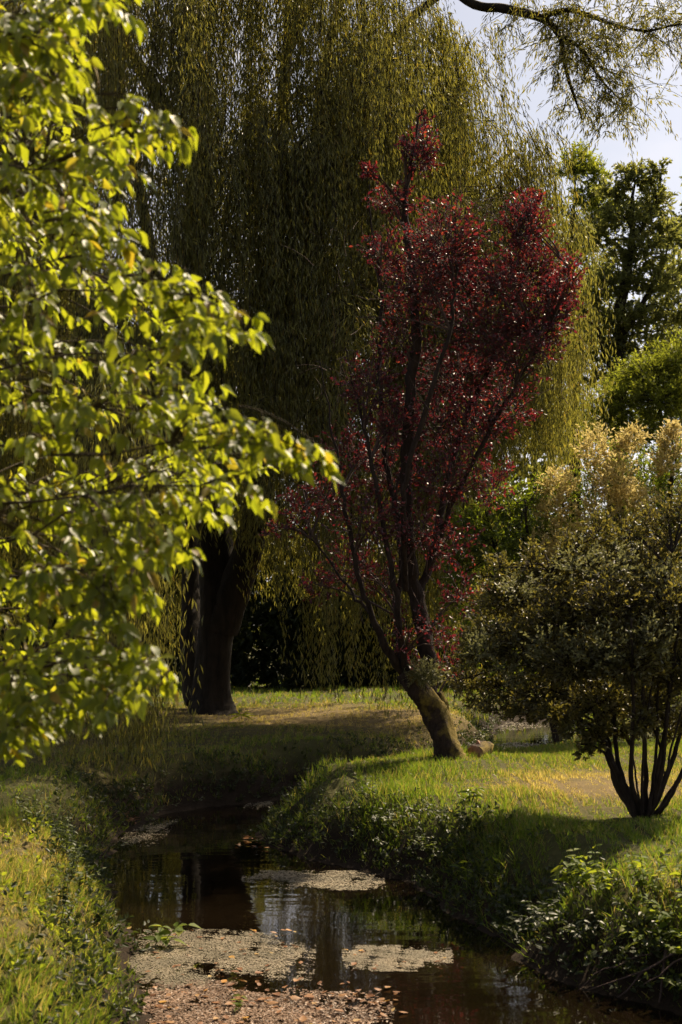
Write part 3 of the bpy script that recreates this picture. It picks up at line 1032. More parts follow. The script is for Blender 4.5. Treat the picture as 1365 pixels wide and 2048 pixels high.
palec = [(1150, 1120, 70, 50, 26, -.2), (1040, 1170, 60, 50, 24, 0), (1240, 1120, 70, 50, 24, -.3), (1100, 1280, 70, 50, 22, -.4), (960, 1290, 50, 40, 22, 0), (1200, 1290, 80, 60, 26, -.7), (1330, 1150, 60, 60, 22, -.3), (1020, 1340, 60, 40, 18, 0), (1310, 1270, 70, 60, 20, -.7)]
plant('evergreen_shrub', 'dark glossy many-stemmed shrub on the sunny lawn beside the near stream', 'shrub', sb, ec, 'small glossy dark green leaves', .046, .46, OVAL, M['shrub_dark'], st, M['bark_shrub'], 8,
      extra=(palec, M['pale'], .040, 8, 'scattered pale young shoots'))

# golden shrub and green shrub behind it, across the stream
gb = onground(1300, 1460, 22.5)
st = [([gb, P(1270, 1200, 22.5), P(1235, 1000, 22.5), P(1200, 880, 22.5)], [.09, .07, .05, .015]), ([gb, P(1320, 1200, 22.3), P(1340, 1000, 22.2), P(1345, 880, 22.2)], [.07, .05, .04, .015]),
      ([gb, P(1230, 1250, 22.6), P(1150, 1080, 22.8), P(1110, 960, 22.8)], [.06, .05, .03, .01])]
gc = [(1120, 1010, 80, 80, 150, 0), (1200, 970, 80, 100, 170, .2), (1290, 960, 80, 80, 160, 0), (1350, 940, 70, 80, 150, -.2), (1160, 1110, 90, 80, 170, -.3), (1260, 1080, 90, 80, 170, -.4), (1350, 1080, 80, 80, 150, -.3), (1420, 980, 70, 100, 120, .1), (1240, 1220, 120, 90, 150, 0), (1390, 1200, 90, 90, 100, 0), (1090, 1060, 60, 60, 110, -.2), (1070, 1160, 70, 60, 110, -.2), (1190, 1160, 90, 70, 140, -.4), (1300, 1170, 90, 70, 130, -.4), (1240, 930, 80, 60, 120, .4), (1330, 1010, 80, 60, 120, .3)]
gold = [(1190, 890, 45, 55, 60, -.3), (1225, 950, 60, 60, 90, -.5), (1250, 990, 60, 50, 60, -.6), (1120, 960, 50, 35, 54, -.4), (1105, 1010, 40, 50, 50, -.6), (1130, 1080, 60, 50, 56, -.8), (1345, 880, 40, 40, 54, -.4), (1335, 920, 40, 40, 40, -.6), (1190, 1030, 60, 60, 60, -.7),
        (1215, 1120, 50, 60, 40, -.9), (1250, 890, 30, 30, 26, -.3), (1120, 1120, 60, 50, 40, -.9), (1345, 850, 14, 26, 14, -.4), (1170, 1150, 70, 50, 40, -1.0), (1290, 1010, 60, 50, 36, -.7), (1080, 1100, 50, 50, 34, -.9), (1310, 1100, 60, 50, 30, -.9), (1265, 870, 36, 30, 30, -.2)]
plant('golden_shrub', 'tall shrub with cream-gold shoots rising behind the dark glossy shrub', 'shrub', gb, gc, 'mid green leaves below the gold shoots', .065, .42, OVAL, M['shrub_green'], st, M['bark_shrub'], 8,
      extra=(gold, M['gold'], .06, 11, 'cream-gold leafy shoots catching the sun'))
db = onground(1122, 1460, 22.0)
st = [([db, P(1060, 1250, 22), P(1000, 1110, 22), P(970, 1020, 22)], [.08, .06, .04, .012]), ([db, P(1090, 1250, 22), P(1060, 1100, 21.9), P(1050, 1000, 21.8)], [.07, .05, .03, .01])]
dc = [(950, 1040, 50, 50, 120, 0), (1020, 1000, 60, 50, 130, 0), (990, 1090, 70, 60, 170, -.2), (925, 1130, 45, 60, 100, -.1), (1060, 1080, 60, 70, 130, 0), (950, 1210, 60, 60, 110, 0), (1040, 1180, 70, 70, 120, 0), (1080, 980, 50, 40, 70, .3), (930, 1300, 50, 60, 70, .2), (1020, 1300, 80, 80, 90, .2), (900, 1180, 30, 50, 40, .1)]
plant('green_shrub', 'fresh green leafy shrub between the red plum and the golden shrub', 'shrub', db, dc, 'bright mid green leaves', .072, .42, OVAL, M['shrub_green'], st, M['bark_shrub'], 8)

# round fine-leaved tree behind on the right
cb = onground(1330, 1390, 34)
st = [([cb, P(1330, 1200, 34), P(1320, 950, 34), P(1320, 740, 34)], [.16, .13, .09, .02])]
cc_ = [(1300, 745, 90, 50, 240, 0), (1360, 705, 70, 50, 200, 0), (1255, 775, 70, 40, 180, .3), (1330, 810, 100, 60, 220, .5), (1225, 850, 70, 40, 140, .4), (1240, 800, 60, 40, 120, -.3), (1320, 790, 80, 50, 150, -.6), (1380, 760, 70, 60, 120, -.3), (1200, 830, 40, 30, 60, -.2), (1270, 860, 90, 50, 140, -.3), (1370, 850, 80, 50, 120, -.4), (1440, 780, 60, 80, 90, 0), (1300, 960, 110, 80, 130, 0), (1180, 880, 50, 40, 60, 0), (1230, 1010, 90, 90, 90, .3)]
plant('round_tree', 'low rounded yellow-green tree with fine soft foliage behind the golden shrub', 'tree', cb, cc_, 'fine soft yellow-green foliage', .11, .30, KITE, M['far_light'], st, M['bark_shrub'], 14, twig_r=.006)

# tall broadleaf tree far on the right
tb = onground(1235, 1345, 50)
st = [([tb, P(1232, 1100, 50), P(1235, 800, 50), P(1240, 640, 50), P(1262, 480, 50), P(1270, 370, 50)], [.34, .30, .26, .22, .13, .04]),
      ([P(1236, 760, 50), P(1200, 680, 50), P(1180, 590, 50)], [.13, .09, .03]), ([P(1238, 690, 50), P(1290, 600, 50), P(1330, 520, 50)], [.13, .09, .03]), ([P(1262, 480, 50), P(1300, 430, 50), P(1320, 380, 50)], [.09, .06, .02])]
ta = [(1250, 520, 90, 60, 110, .8), (1290, 430, 70, 60, 100, .8), (1200, 640, 70, 60, 90, .8), (1310, 640, 80, 60, 100, .8), (1350, 540, 50, 50, 70, .5), (1270, 740, 90, 60, 100, .8), (1270, 350, 50, 34, 90, 0), (1225, 380, 40, 34, 60, 0), (1310, 390, 45, 40, 70, 0), (1250, 430, 70, 40, 100, -.5), (1330, 460, 50, 40, 80, 0), (1200, 470, 45, 40, 70, 0), (1280, 500, 70, 40, 100, -.5), (1220, 560, 70, 40, 100, -.4), (1310, 560, 60, 40, 90, -.4), (1350, 620, 60, 40, 70, 0), (1180, 600, 40, 40, 60, 0), (1250, 630, 80, 40, 110, -.6),
      (1200, 690, 60, 40, 90, 0), (1290, 690, 70, 40, 100, 0), (1240, 750, 80, 40, 100, 0), (1170, 740, 40, 40, 50, 0), (1320, 330, 24, 20, 20, 0), (1340, 760, 60, 60, 60, 0), (1180, 830, 60, 60, 60, 0), (1260, 850, 80, 60, 70, 0)]
plant('broadleaf_tree', 'tall dark green broadleaf tree standing far behind under open sky', 'tree', tb, ta, 'dark green foliage with sky gaps', .15, .5, OVAL, M['far_green'], st, M['bark_willow'], 15, twig_r=.010)
tb = onground(1150, 1340, 56)
st = [([tb, P(1150, 900, 56), P(1145, 600, 56), P(1150, 350, 56)], [.3, .24, .16, .03])]
ta = [(1140, 330, 40, 40, 60, 0), (1170, 390, 40, 40, 60, 0), (1110, 420, 50, 50, 70, 0), (1150, 480, 50, 50, 80, 0), (1100, 540, 50, 50, 70, 0), (1150, 600, 50, 60, 70, 0), (1120, 700, 60, 60, 80, 0), (1080, 640, 50, 60, 60, 0), (1150, 800, 60, 60, 70, 0), (1080, 820, 60, 60, 60, 0), (1160, 320, 40, 40, 90, .5), (1205, 400, 40, 50, 90, .6), (1175, 460, 50, 60, 100, .8), (1200, 560, 50, 60, 100, .8), (1170, 680, 50, 60, 90, .8), (1195, 350, 30, 40, 70, 0), (1200, 440, 36, 50, 60, 0), (1190, 540, 40, 50, 60, 0), (1185, 640, 40, 50, 60, 0)]
plant('pale_tree', 'loose pale olive tree between the willow and the tall dark tree', 'tree', tb, ta, 'loose pale olive foliage', .18, .35, OVAL, M['far_light'], st, M['bark_willow'], 12, twig_r=.012)
tb = onground(1420, 1335, 60)
st = [([tb, P(1420, 900, 60), P(1425, 500, 60), P(1420, 330, 60)], [.35, .3, .2, .04])]
ta = [(1350, 470, 40, 50, 80, 0), (1345, 570, 50, 60, 90, 0), (1340, 690, 60, 60, 90, 0), (1400, 350, 36, 40, 70, 0), (1390, 430, 34, 40, 60, 0), (1440, 420, 60, 60, 80, 0), (1400, 540, 50, 60, 80, 0), (1380, 660, 60, 60, 90, 0), (1440, 640, 60, 80, 90, 0), (1390, 800, 70, 80, 90, 0)]
plant('edge_tree', 'dark tree mostly outside the picture at the upper right edge', 'tree', tb, ta, 'dark foliage', .2, .5, OVAL, M['far_green'], st, M['bark_willow'], 12, twig_r=.012)


# dark hedge bushes behind the lawn, each its own
def bush(x, y, rx, ry, h, n, label, mat, L=.22, group='dark bushes closing the far side of the lawn', per=9):
    base = np.array([x, y, float(ground_z(np.array(x), np.array(y))) - .05])
    r0 = thing('hedge_bush', label, 'bush', tuple(base), group)
    mb = MB(base)
    k = max(4, int(h * 1.6))
    pts = []
    for _ in range(k * 4):
        a, u = rng.uniform(0, 6.28), rng.uniform(.2, .8)
        zz = rng.uniform(.04, .85) * h
        sh = math.sqrt(max(.1, 1 - (zz / h - .35) ** 2 * 1.8))
        c = base + np.array([math.cos(a) * rx * u * sh, math.sin(a) * ry * u * sh, zz])
        pts.append(clump_paths(c, np.array([rx * .45, ry * .45, h * .2]), n // (k * 3), 4, .2, .3, .2))
    pts = np.concatenate(pts)
    sprig_leaves(mb, pts, per, L, .45, OVAL, 1.0, .5, .1, .6, .1)
    tag(mb.build('crown', mat, r0, smooth=False), 'dense dark foliage', kind='stuff')
    for q in range(4):
        a = rng.uniform(0, 6.28)
        m_ = MB(base)
        m_.tube(limb_path(base + np.array([math.cos(a), math.sin(a), 0]) * .12, base + np.array([math.cos(a) * rx * .5, math.sin(a) * ry * .5, h * .7]), (0, 0, .1), 7), [.06, .045, .02], 6)
        m_.build('stem', M['bark_shrub'], r0)
    return r0


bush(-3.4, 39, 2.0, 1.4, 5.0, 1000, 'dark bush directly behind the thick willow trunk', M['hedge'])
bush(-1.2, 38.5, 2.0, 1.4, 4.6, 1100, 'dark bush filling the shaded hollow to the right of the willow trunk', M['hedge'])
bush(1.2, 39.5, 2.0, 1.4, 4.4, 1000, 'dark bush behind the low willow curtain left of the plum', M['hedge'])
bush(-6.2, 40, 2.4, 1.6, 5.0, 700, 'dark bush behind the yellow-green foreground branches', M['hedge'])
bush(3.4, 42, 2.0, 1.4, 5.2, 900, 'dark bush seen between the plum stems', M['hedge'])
bush(6.4, 32.3, 1.5, 1.2, 3.0, 700, 'dark low bush overhanging the far bend of the stream', M['shrub_dark'], .11)
bush(8.6, 30.5, 1.8, 1.2, 3.4, 600, 'dark bush behind the stems of the glossy shrub', M['shrub_dark'], .11)
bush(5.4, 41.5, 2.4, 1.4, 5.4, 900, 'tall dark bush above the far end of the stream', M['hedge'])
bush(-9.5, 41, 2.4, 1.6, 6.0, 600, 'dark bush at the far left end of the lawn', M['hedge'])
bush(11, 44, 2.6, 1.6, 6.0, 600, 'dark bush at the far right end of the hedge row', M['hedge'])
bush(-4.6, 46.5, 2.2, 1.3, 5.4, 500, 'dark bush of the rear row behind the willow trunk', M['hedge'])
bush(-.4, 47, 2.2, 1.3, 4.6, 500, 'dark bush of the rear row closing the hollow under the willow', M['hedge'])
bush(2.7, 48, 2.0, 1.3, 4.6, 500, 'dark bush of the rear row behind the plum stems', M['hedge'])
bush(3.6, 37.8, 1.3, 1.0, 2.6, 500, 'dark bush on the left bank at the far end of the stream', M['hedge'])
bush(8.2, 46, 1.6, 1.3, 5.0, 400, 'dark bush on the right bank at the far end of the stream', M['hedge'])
for x_, y_, h_, lb in ((-12, 52, 15, 'tall tree behind the left part of the willow'), (-5.5, 50, 13, 'tall tree added behind the middle of the willow to hide sky from the water'), (-7, 44.5, 13, 'tall tree added behind the left limb of the willow to hide sky from the water'), (-9, 47, 13, 'tall tree added behind the yellow-green foreground branches to hide sky from the water'), (3.5, 58, 11, 'tree glimpsed behind the red plum'), (8.5, 66, 12, 'tree glimpsed low between the plum and the golden shrub'), (17, 56, 16, 'tall tree off to the right of the lawn'), (-22, 50, 16, 'tall tree off to the left of the lawn')):  # three on the left are added to block sky reflections in the stream
    base = np.array([x_, y_, -.05])
    r0 = thing('distant_tree', lb, 'tree', tuple(base), 'tall trees beyond the hedge')
    mb = MB(base)
    mb.tube(limb_path(base, base + np.array([.4, 0, h_ * .85]), (.2, 0, 0), 12, .05), [.35, .3, .2, .05], 10, .03)
    mb.build('trunk', M['bark_willow'], r0)
    pts = []
    for _ in range(64 if 40 < y_ < 60 else 46):
        zz = rng.uniform(.1, .95) * h_
        w = 3.6 * math.sqrt(max(.08, 1 - ((zz / h_ - .5) / .52) ** 2))
        a, u = rng.uniform(0, 6.28), rng.uniform(.15, 1) ** .5
        pts.append(clump_paths(base + np.array([math.cos(a) * w * u, math.sin(a) * w * u, zz]), (1.2, 1.2, .8), 26, 4))
    pts = np.concatenate(pts)
    m2 = MB(base)
    sprig_leaves(m2, pts, 10, .30, .5, OVAL, 1.0, .5, .1)
    tag(m2.build('crown', M['far_green'], r0, smooth=False), 'dark distant foliage', kind='stuff')
    
# ------------------------------------------------------------------ foreground maple branches on the left
MBASE = np.array([-3.9, 6.4, float(ground_z(np.array(-3.9), np.array(6.4))) - .05])
root = thing('maple_tree', 'young yellow-green maple reaching sunlit leafy branches in from the left edge', 'tree', tuple(MBASE))
mb = MB(MBASE)
mtr = catmull([MBASE, MBASE + np.array([.1, 0, .8]), MBASE + np.array([.18, -.1, 1.8]), MBASE + np.array([.25, -.2, 3.2]), MBASE + np.array([.3, -.2, 5])], 6)
mb.tube(mtr, [.14, .12, .10, .07, .02], 12, .03)
mb.build('trunk', M['bark_maple'], root)
EDGE_Y = [-80, 0, 60, 130, 200, 250, 280, 330, 400, 440, 500, 545, 570, 600, 660, 700, 760, 800, 840, 880, 915, 950, 985, 1010, 1060, 1110, 1150, 1200, 1260, 1310, 1360, 1410, 1450, 1490, 1530]
EDGE_X = [278, 248, 208, 148, 153, 268, 348, 308, 243, 203, 163, 198, 358, 448, 488, 428, 438, 488, 518, 598, 628, 648, 578, 438, 388, 373, 338, 288, 278, 308, 323, 238, 178, 28, -32]
tips = [(400, 265, 4.3), (285, 480, 4.4), (525, 655, 4.3), (600, 880, 4.2), (680, 935, 4.2), (470, 1000, 4.5), (410, 1110, 4.4), (330, 1200, 4.6), (355, 1340, 4.5), (270, 1400, 4.6), (45, 1480, 4.6), (200, 140, 4.3), (280, 10, 4.2), (440, 580, 4.5), (150, 1000, 5.2), (100, 700, 5.0), (120, 350, 5.2), (220, 820, 4.7)]
limb_pts = []
tips = [(q[0] - 34, q[1] - 8, q[2]) for q in tips]
for tx, ty, tY in tips:
    e = P(tx, ty, tY)
    zb = np.clip(e[2] - rng.uniform(.1, .5), .9, 4.3)
    s = mtr[np.argmin(np.abs(mtr[:, 2] - zb))]
    pth = limb_path(s, e, (.0, rng.normal() * .15, rng.uniform(.05, .35)), 20, .16)
    m_ = MB(MBASE)
    m_.tube(pth, [.026, .017, .010, .005, .002], 7, .02)
    m_.build('branch', M['bark_maple'], root)
    limb_pts.append(pth)
lp_all = np.vstack([p[7:] for p in limb_pts])
sprays = []
for q in range(540):
    py = rng.uniform(-70, 1500)
    Yq = 4.15 + 2.9 * rng.uniform(0, 1) ** 1.2
    ex = np.interp(py, EDGE_Y, EDGE_X)
    lim = ex - rng.uniform(0, 30) - (Yq - 4.1) * 22
    px = lim - abs(rng.normal()) * 60 if q % 3 == 0 else rng.uniform(-190, lim)
    e = P(px, py, Yq)
    s = lp_all[np.argmin(((lp_all - e - np.array([-.22, .08, .06])) ** 2).sum(1))]
    v_ = e - s
    if np.linalg.norm(v_) > .55:
        s = e - nrm(v_) * .55
    sprays.append(bezier(s[None], e[None], np.array([[.0, .0, .07]]), 6)[0])
for tx, ty, tY in tips:
    for w in range(4):
        e = P(tx - abs(rng.normal()) * 18 + 6, ty + rng.normal() * 16, tY + rng.normal() * .06)
        sprays.append(bezier((e + np.array([-.25, .05, .06 + rng.normal() * .04]))[None], e[None], np.array([[0, 0, .05]]), 6)[0])
sprays = np.array(sprays)
# compound leaves: a stalk with three to five leaflets that hang
n = len(sprays)
m_per = 4
t = np.linspace(.3, 1, m_per)[None] + rng.uniform(-.06, .06, (n, m_per))
t = np.clip(t, 0, 1) * 5
ii = np.minimum(t.astype(int), 4)
fr = (t - ii)[..., None]
aa = np.arange(n)[:, None]
pos = sprays[aa, ii] * (1 - fr) + sprays[aa, ii + 1] * fr
T = nrm(sprays[aa, ii + 1] - sprays[aa, ii])
side = np.where(np.arange(m_per)[None, :, None] % 2 == 0, 1, -1)
lat = nrm(np.cross(T, np.array([0, 0, 1.0])) + 1e-6)
stalk_d = nrm(T * .8 + lat * side * .7 + rng.normal(size=T.shape) * .35 + np.array([0, 0, -.15]))
sl = rng.uniform(.03, .06, (n, m_per, 1))
jn = pos + stalk_d * sl + np.array([0, 0, -.006])
stalks = np.stack([pos, (pos + jn) / 2 + np.array([0, 0, .006]), jn], 2).reshape(-1, 3, 3)
LP, LU, LN, LL = [], [], [], []
for k_ in range(4):
    ang = (-.95, .95, 0, 0)[k_]
    sd = nrm(np.cross(stalk_d, np.array([0, 0, 1.0])) + 1e-6)
    off = -stalk_d * (.0 if k_ < 3 else .03) * 1.0
    if k_ == 3:
        sd = sd * np.where(rng.uniform(size=(n, m_per, 1)) < .5, 1, -1)
    U = stalk_d * (1 if k_ == 2 else .45) + sd * (ang if k_ < 3 else 1.0) + np.array([0, 0, -.75]) + rng.normal(size=T.shape) * .28
    N = np.array([.15, -.35, .75]) + rng.normal(size=T.shape) * .42
    L = .064 * rng.uniform(.62, 1.2, (n, m_per)) * (1.12 if k_ == 2 else .92)
    LP.append((jn + off).reshape(-1, 3))
    LU.append(U.reshape(-1, 3))
    LN.append(N.reshape(-1, 3))
    LL.append(L.ravel())
LP, LU, LN, LL = np.concatenate(LP), nrm(np.concatenate(LU)), np.concatenate(LN), np.concatenate(LL)
LW = LL * rng.uniform(.40, .54, len(LL))
vis = LP[:, 1] + np.where((CX + FPX * LP[:, 0] / LP[:, 1]) > 5, 0, 10) + rng.uniform(0, .25, len(LP))
order = np.argsort(vis)
big, rest = order[:300], order[300:]
mb = MB(MBASE)
for q, tm_ in enumerate((BROAD, broad(.18, .05), broad(.03, .40), broad(.14, -.10))):
    k_ = rest[q::4]
    mb.leaves(LP[k_], LU[k_], LN[k_], LL[k_], LW[k_], tm_)
print('maple leaflets', len(LL))
mcrown = tag(mb.build('crown', M['maple'], root), 'mass of hanging yellow-green leaflets', kind='stuff')
mb = MB(MBASE)
mb.twigs(sprays, .004, .0015, 4)
mb.twigs(stalks, .0011, .0008)
mb.build('twigs', M['bark_maple'], root)
unit = MB()
unit.add(BROAD[0], BROAD[1])
unit_me = unit.mesh('leaf', M['maple'])


def put_leaf(me, parent, p, u, nn, L, W, base, name='leaf'):
    u = u / np.linalg.norm(u)
    nn = nn - nn.dot(u) * u
    nn = nn / np.linalg.norm(nn)
    v = np.cross(nn, u)
    o = bpy.data.objects.new(name, me)
    COL.objects.link(o)
    if parent is not None:
        o.parent = parent
    q = p - base
    o.matrix_local = Matrix(((u[0] * L, v[0] * W, nn[0] * L, q[0]), (u[1] * L, v[1] * W, nn[1] * L, q[1]), (u[2] * L, v[2] * W, nn[2] * L, q[2]), (0, 0, 0, 1)))
    return o


for q in big:
    put_leaf(unit_me, mcrown, LP[q], LU[q], LN[q], LL[q], LW[q], MBASE)


# ------------------------------------------------------------------ bank plants
def herb(name, label, base, nst, h, spread, mat, L, Wr, group=None, pairs=5, tm=BROAD, lean=(0, 0)):
    """upright stems with opposite leaves; stems and leaves are parts"""
    base = np.asarray(base, float)
    r0 = thing(name, label, 'plant', tuple(base), group)
    me = bpy.data.meshes.get('leaf_' + mat.name)
    if me is None:
        u = MB()
        u.add(tm[0], tm[1])
        me = u.mesh('leaf_' + mat.name, mat)
    for s in range(nst):
        a = rng.uniform(0, 6.28)
        e = np.array([math.cos(a) * spread * rng.uniform(.3, 1) + lean[0], math.sin(a) * spread * rng.uniform(.3, 1) + lean[1], h * rng.uniform(.6, 1.1)])
        s0 = np.array([math.cos(a), math.sin(a), 0]) * .02
        pth = bezier(s0[None], e[None], np.array([[0, 0, h * .12]]), 6)[0]
        m_ = MB()
        m_.twigs(pth[None], .004, .0015, 4)
        stem = m_.build('stem', M['green_stem'], r0)
        for k_ in range(pairs):
            tt = .25 + .75 * (k_ + .6) / pairs
            x = tt * 5
            i0 = min(int(x), 4)
            pp = pth[i0] + (pth[i0 + 1] - pth[i0]) * (x - i0)
            for sd in (0, 1):
                a2 = rng.uniform(-.4, .4) + (k_ % 2) * 1.57 + sd * 3.14 + a
                u_ = np.array([math.cos(a2), math.sin(a2), rng.uniform(-.35, .45)])
                nn = np.array([0, -.15, 1.0]) + rng.normal(size=3) * .3
                ln = L * rng.uniform(.7, 1.15) * (1.1 - .45 * tt)
                put_leaf(me, stem, pp, u_, nn, ln, ln * Wr, np.zeros(3))
    return r0


def bank_at(x, y, lift=0.0):
    return np.array([x, y, float(ground_z(np.array(x), np.array(y))) - .02 + lift])


# general low weeds on the banks: nobody could count them
mb = MB()
wx, wy = scatter(60000, -4.5, 6.5, 5.5, 34)
wx2, wy2 = scatter(3500, .2, 2.9, 7.8, 15)
wx3, wy3 = scatter(1800, -2.6, -1.0, 5.5, 14)
wx, wy = np.concatenate([wx, wx2, wx3]), np.concatenate([wy, wy2, wy3])
ok = in_view(wx, wy, .6)
wx, wy = wx[ok], wy[ok]
wd = stream_dist(wx, wy)
clump_n = .5 + .5 * np.sin(3.1 * wx + 1.3 * wy) * np.sin(2.3 * wy - 1.9 * wx)
dens = np.where((wx < -1) & (wy < 13), .6, 1.0) * (.3 + .9 * clump_n) * np.exp(-((wd - .25) / .28) ** 2)
ok = (wd > .03) & (rng.uniform(size=len(wx)) < dens)
wx, wy, wd = wx[ok], wy[ok], wd[ok]
base = np.stack([wx, wy, ground_z(wx, wy, wd) - .01], 1)
print('bank weeds', len(base))
tip = base + np.stack([rng.normal(size=len(wx)) * .09, rng.normal(size=len(wx)) * .09, rng.uniform(.03, .15, len(wx))], 1)
wp = bezier(base, tip, np.zeros((len(wx), 3)), 4)
sprig_leaves(mb, wp, 8, .05, .5, OVAL, 1.2, .6, .1, .5, .2, (0, -.3, 1))
tag(mb.build('bank_weeds', M['bank'], smooth=False), 'tangle of low leafy weeds clothing the stream banks', 'weeds', kind='stuff')

# broad-leaved lawn weeds in the near left grass
mb = MB()
wx, wy = scatter(420, -3.2, -1.3, 5.5, 12.5)
wd = stream_dist(wx, wy)
ok = wd > .3
wx, wy, wd = wx[ok], wy[ok], wd[ok]
base = np.stack([wx, wy, ground_z(wx, wy, wd)], 1)
tip = base + np.stack([rng.normal(size=len(wx)) * .03, rng.normal(size=len(wx)) * .03, rng.uniform(.05, .14, len(wx))], 1)
sprig_leaves(mb, bezier(base, tip, np.zeros((len(wx), 3)), 4), 5, .05, .6, OVAL, 1.4, .8, 0, .4, .3)
tag(mb.build('lawn_weeds', M['dock'], smooth=False), 'small broad-leaved weeds in the near left grass', 'weeds', kind='stuff')

ORD = ['nearest', 'second', 'third', 'fourth', 'fifth', 'sixth', 'seventh', 'eighth', 'ninth', 'tenth', 'farthest']
GN = 'nettles along the left bank'
for q, (x_, y_, h_) in enumerate(sorted([(-2.05, 10.6, .36), (-2.2, 11.4, .40), (-2.35, 12.2, .42), (-2.0, 11.0, .30), (-2.55, 12.9, .40), (-1.95, 9.9, .30), (-2.6, 11.9, .36), (-1.85, 9.3, .28), (-2.7, 13.5, .38)], key=lambda k: k[1])):
    herb('nettle_plant', ORD[q] + ' nettle clump along the edge of the left bank, counted from the viewer', bank_at(x_, y_), 7, h_, .17, M['nettle'], .062, .5, GN)
GN = 'nettles on the right bank bend'
for q, (x_, y_, h_) in enumerate(sorted([(.72, 13.6, .36), (.95, 13.2, .34), (.55, 13.75, .30), (.85, 13.0, .30), (.30, 14.4, .32), (-.05, 14.9, .34), (1.15, 12.9, .28), (1.3, 12.2, .28)], key=lambda k: k[1])):
    herb('nettle_plant', ORD[q] + ' nettle clump over the water along the right bank bend, counted from the viewer', bank_at(x_, y_), 6, h_, .19, M['nettle'], .062, .5, GN, lean=(-.10, -.12))
GN = 'broad-leaved plants in the bottom right corner'
for q, (x_, y_, h_) in enumerate(sorted([(1.85, 9.75, .34), (2.05, 9.55, .30), (2.25, 9.5, .30), (2.12, 9.15, .26), (2.0, 9.1, .20), (2.3, 9.05, .26), (2.42, 9.25, .30), (1.75, 10.0, .30), (2.2, 8.85, .16), (2.45, 8.8, .2), (2.12, 8.75, .10)], key=lambda k: k[0] / k[1])):
    herb('broadleaf_plant', ORD[q].replace('nearest', 'leftmost').replace('farthest', 'rightmost') + ' of the broad-leaved yellow-green bank plants in the bottom right corner, from left', bank_at(x_, y_), 5, h_, .19, M['dock'], .095, .5, GN, 4, lean=(-.05, -.06))
for x_, y_, lb in ((1.50, 9.95, 'middle'), (1.40, 10.35, 'farthest'), (1.68, 9.55, 'nearest')):
    herb('creeping_plant', lb + ' of three dark leafy plants creeping down the shaded near right bank', bank_at(x_, y_), 8, .20, .22, M['bank'], .075, .5, 'plants creeping down the near right bank', 4, lean=(-.12, -.05))
herb('dock_plant', 'dark spear-leaved dock standing up in the sunlit right lawn', bank_at(1.22, 13.6), 4, .24, .13, M['shrub_green'], .15, .30, None, 3)
herb('dock_plant', 'tall leafy plant with raised leaves at the shaded right bank edge', bank_at(1.72, 10.3), 5, .34, .16, M['dock'], .14, .42, None, 4)
herb('dock_plant', 'lone plant with two bright leaves low on the shaded right bank', bank_at(1.05, 11.75), 3, .26, .16, M['dock'], .12, .5, None, 2)
herb('water_plant', 'leaning plant with broad leaves rising from the near left waterline', bank_at(-1.36, 10.4), 3, .34, .12, M['dock'], .16, .5, None, 3, lean=(.16, -.02))
herb('water_plant', 'small green sprout standing in the near duckweed', np.array([-.62, 8.62, WATER_Z]), 3, .10, .05, M['dock'], .07, .5, None, 2)
herb('lawn_sprout', 'single upright green sprout on the shaded lawn right of the willow trunk', bank_at(-1.68, 24.6), 3, .30, .10, M['dock'], .25, .25, None, 2)
herb('dead_plant', 'small withered brown plant on the dark left bank at the waterline', bank_at(-2.42, 16.6), 6, .16, .22, M['dead'], .10, .4, None, 3)
herb('creek_plant', 'pale leafy plant at the grassy edge of the far stream', bank_at(3.35, 24.3), 8, .32, .30, M['pale'], .15, .6, None, 4)
herb('creek_plant', 'pale tall weeds on the sunny slope behind the plum trunk', bank_at(2.35, 25.4), 9, .45, .4, M['pale'], .10, .35, None, 6)

# exposed roots and dead twigs by the water, bottom right
mb_r = thing('root_tangle', 'bare pale roots and dead twigs at the waterline in the bottom right corner', 'roots', (1.95, 8.9, WATER_Z))
for q, (a_, b_, r_) in enumerate([((2.2, 8.95, -.28), (1.72, 8.85, -.62), .010), ((2.25, 8.85, -.30), (1.55, 8.95, -.60), .008), ((2.05, 8.95, -.35), (1.95, 8.75, -.68), .012), ((2.2, 8.75, -.3), (2.08, 8.65, -.68), .012), ((2.1, 9.0, -.32), (1.5, 9.05, -.63), .006), ((2.3, 8.8, -.32), (1.85, 8.7, -.5), .009)]):
    m_ = MB((1.95, 8.9, WATER_Z))
    m_.tube(limb_path(a_, b_, (0, -.03, .06), 10, .15), [r_, r_ * .8, r_ * .4], 6)
    m_.build('root', M['twig'], mb_r)

# ------------------------------------------------------------------ floating duckweed mats and fallen leaves
FROND = (np.array([[-.5, 0, 0], [-.2, .45, .02], [.3, .4, .02], [.5, 0, 0], [.3, -.4, .02], [-.2, -.45, .02]]), OVAL[1])


def wpix(px, py):
    Yw = FPX * (EYE - WATER_Z) / (py - HZ)
    return (px - CX) / FPX * Yw, Yw


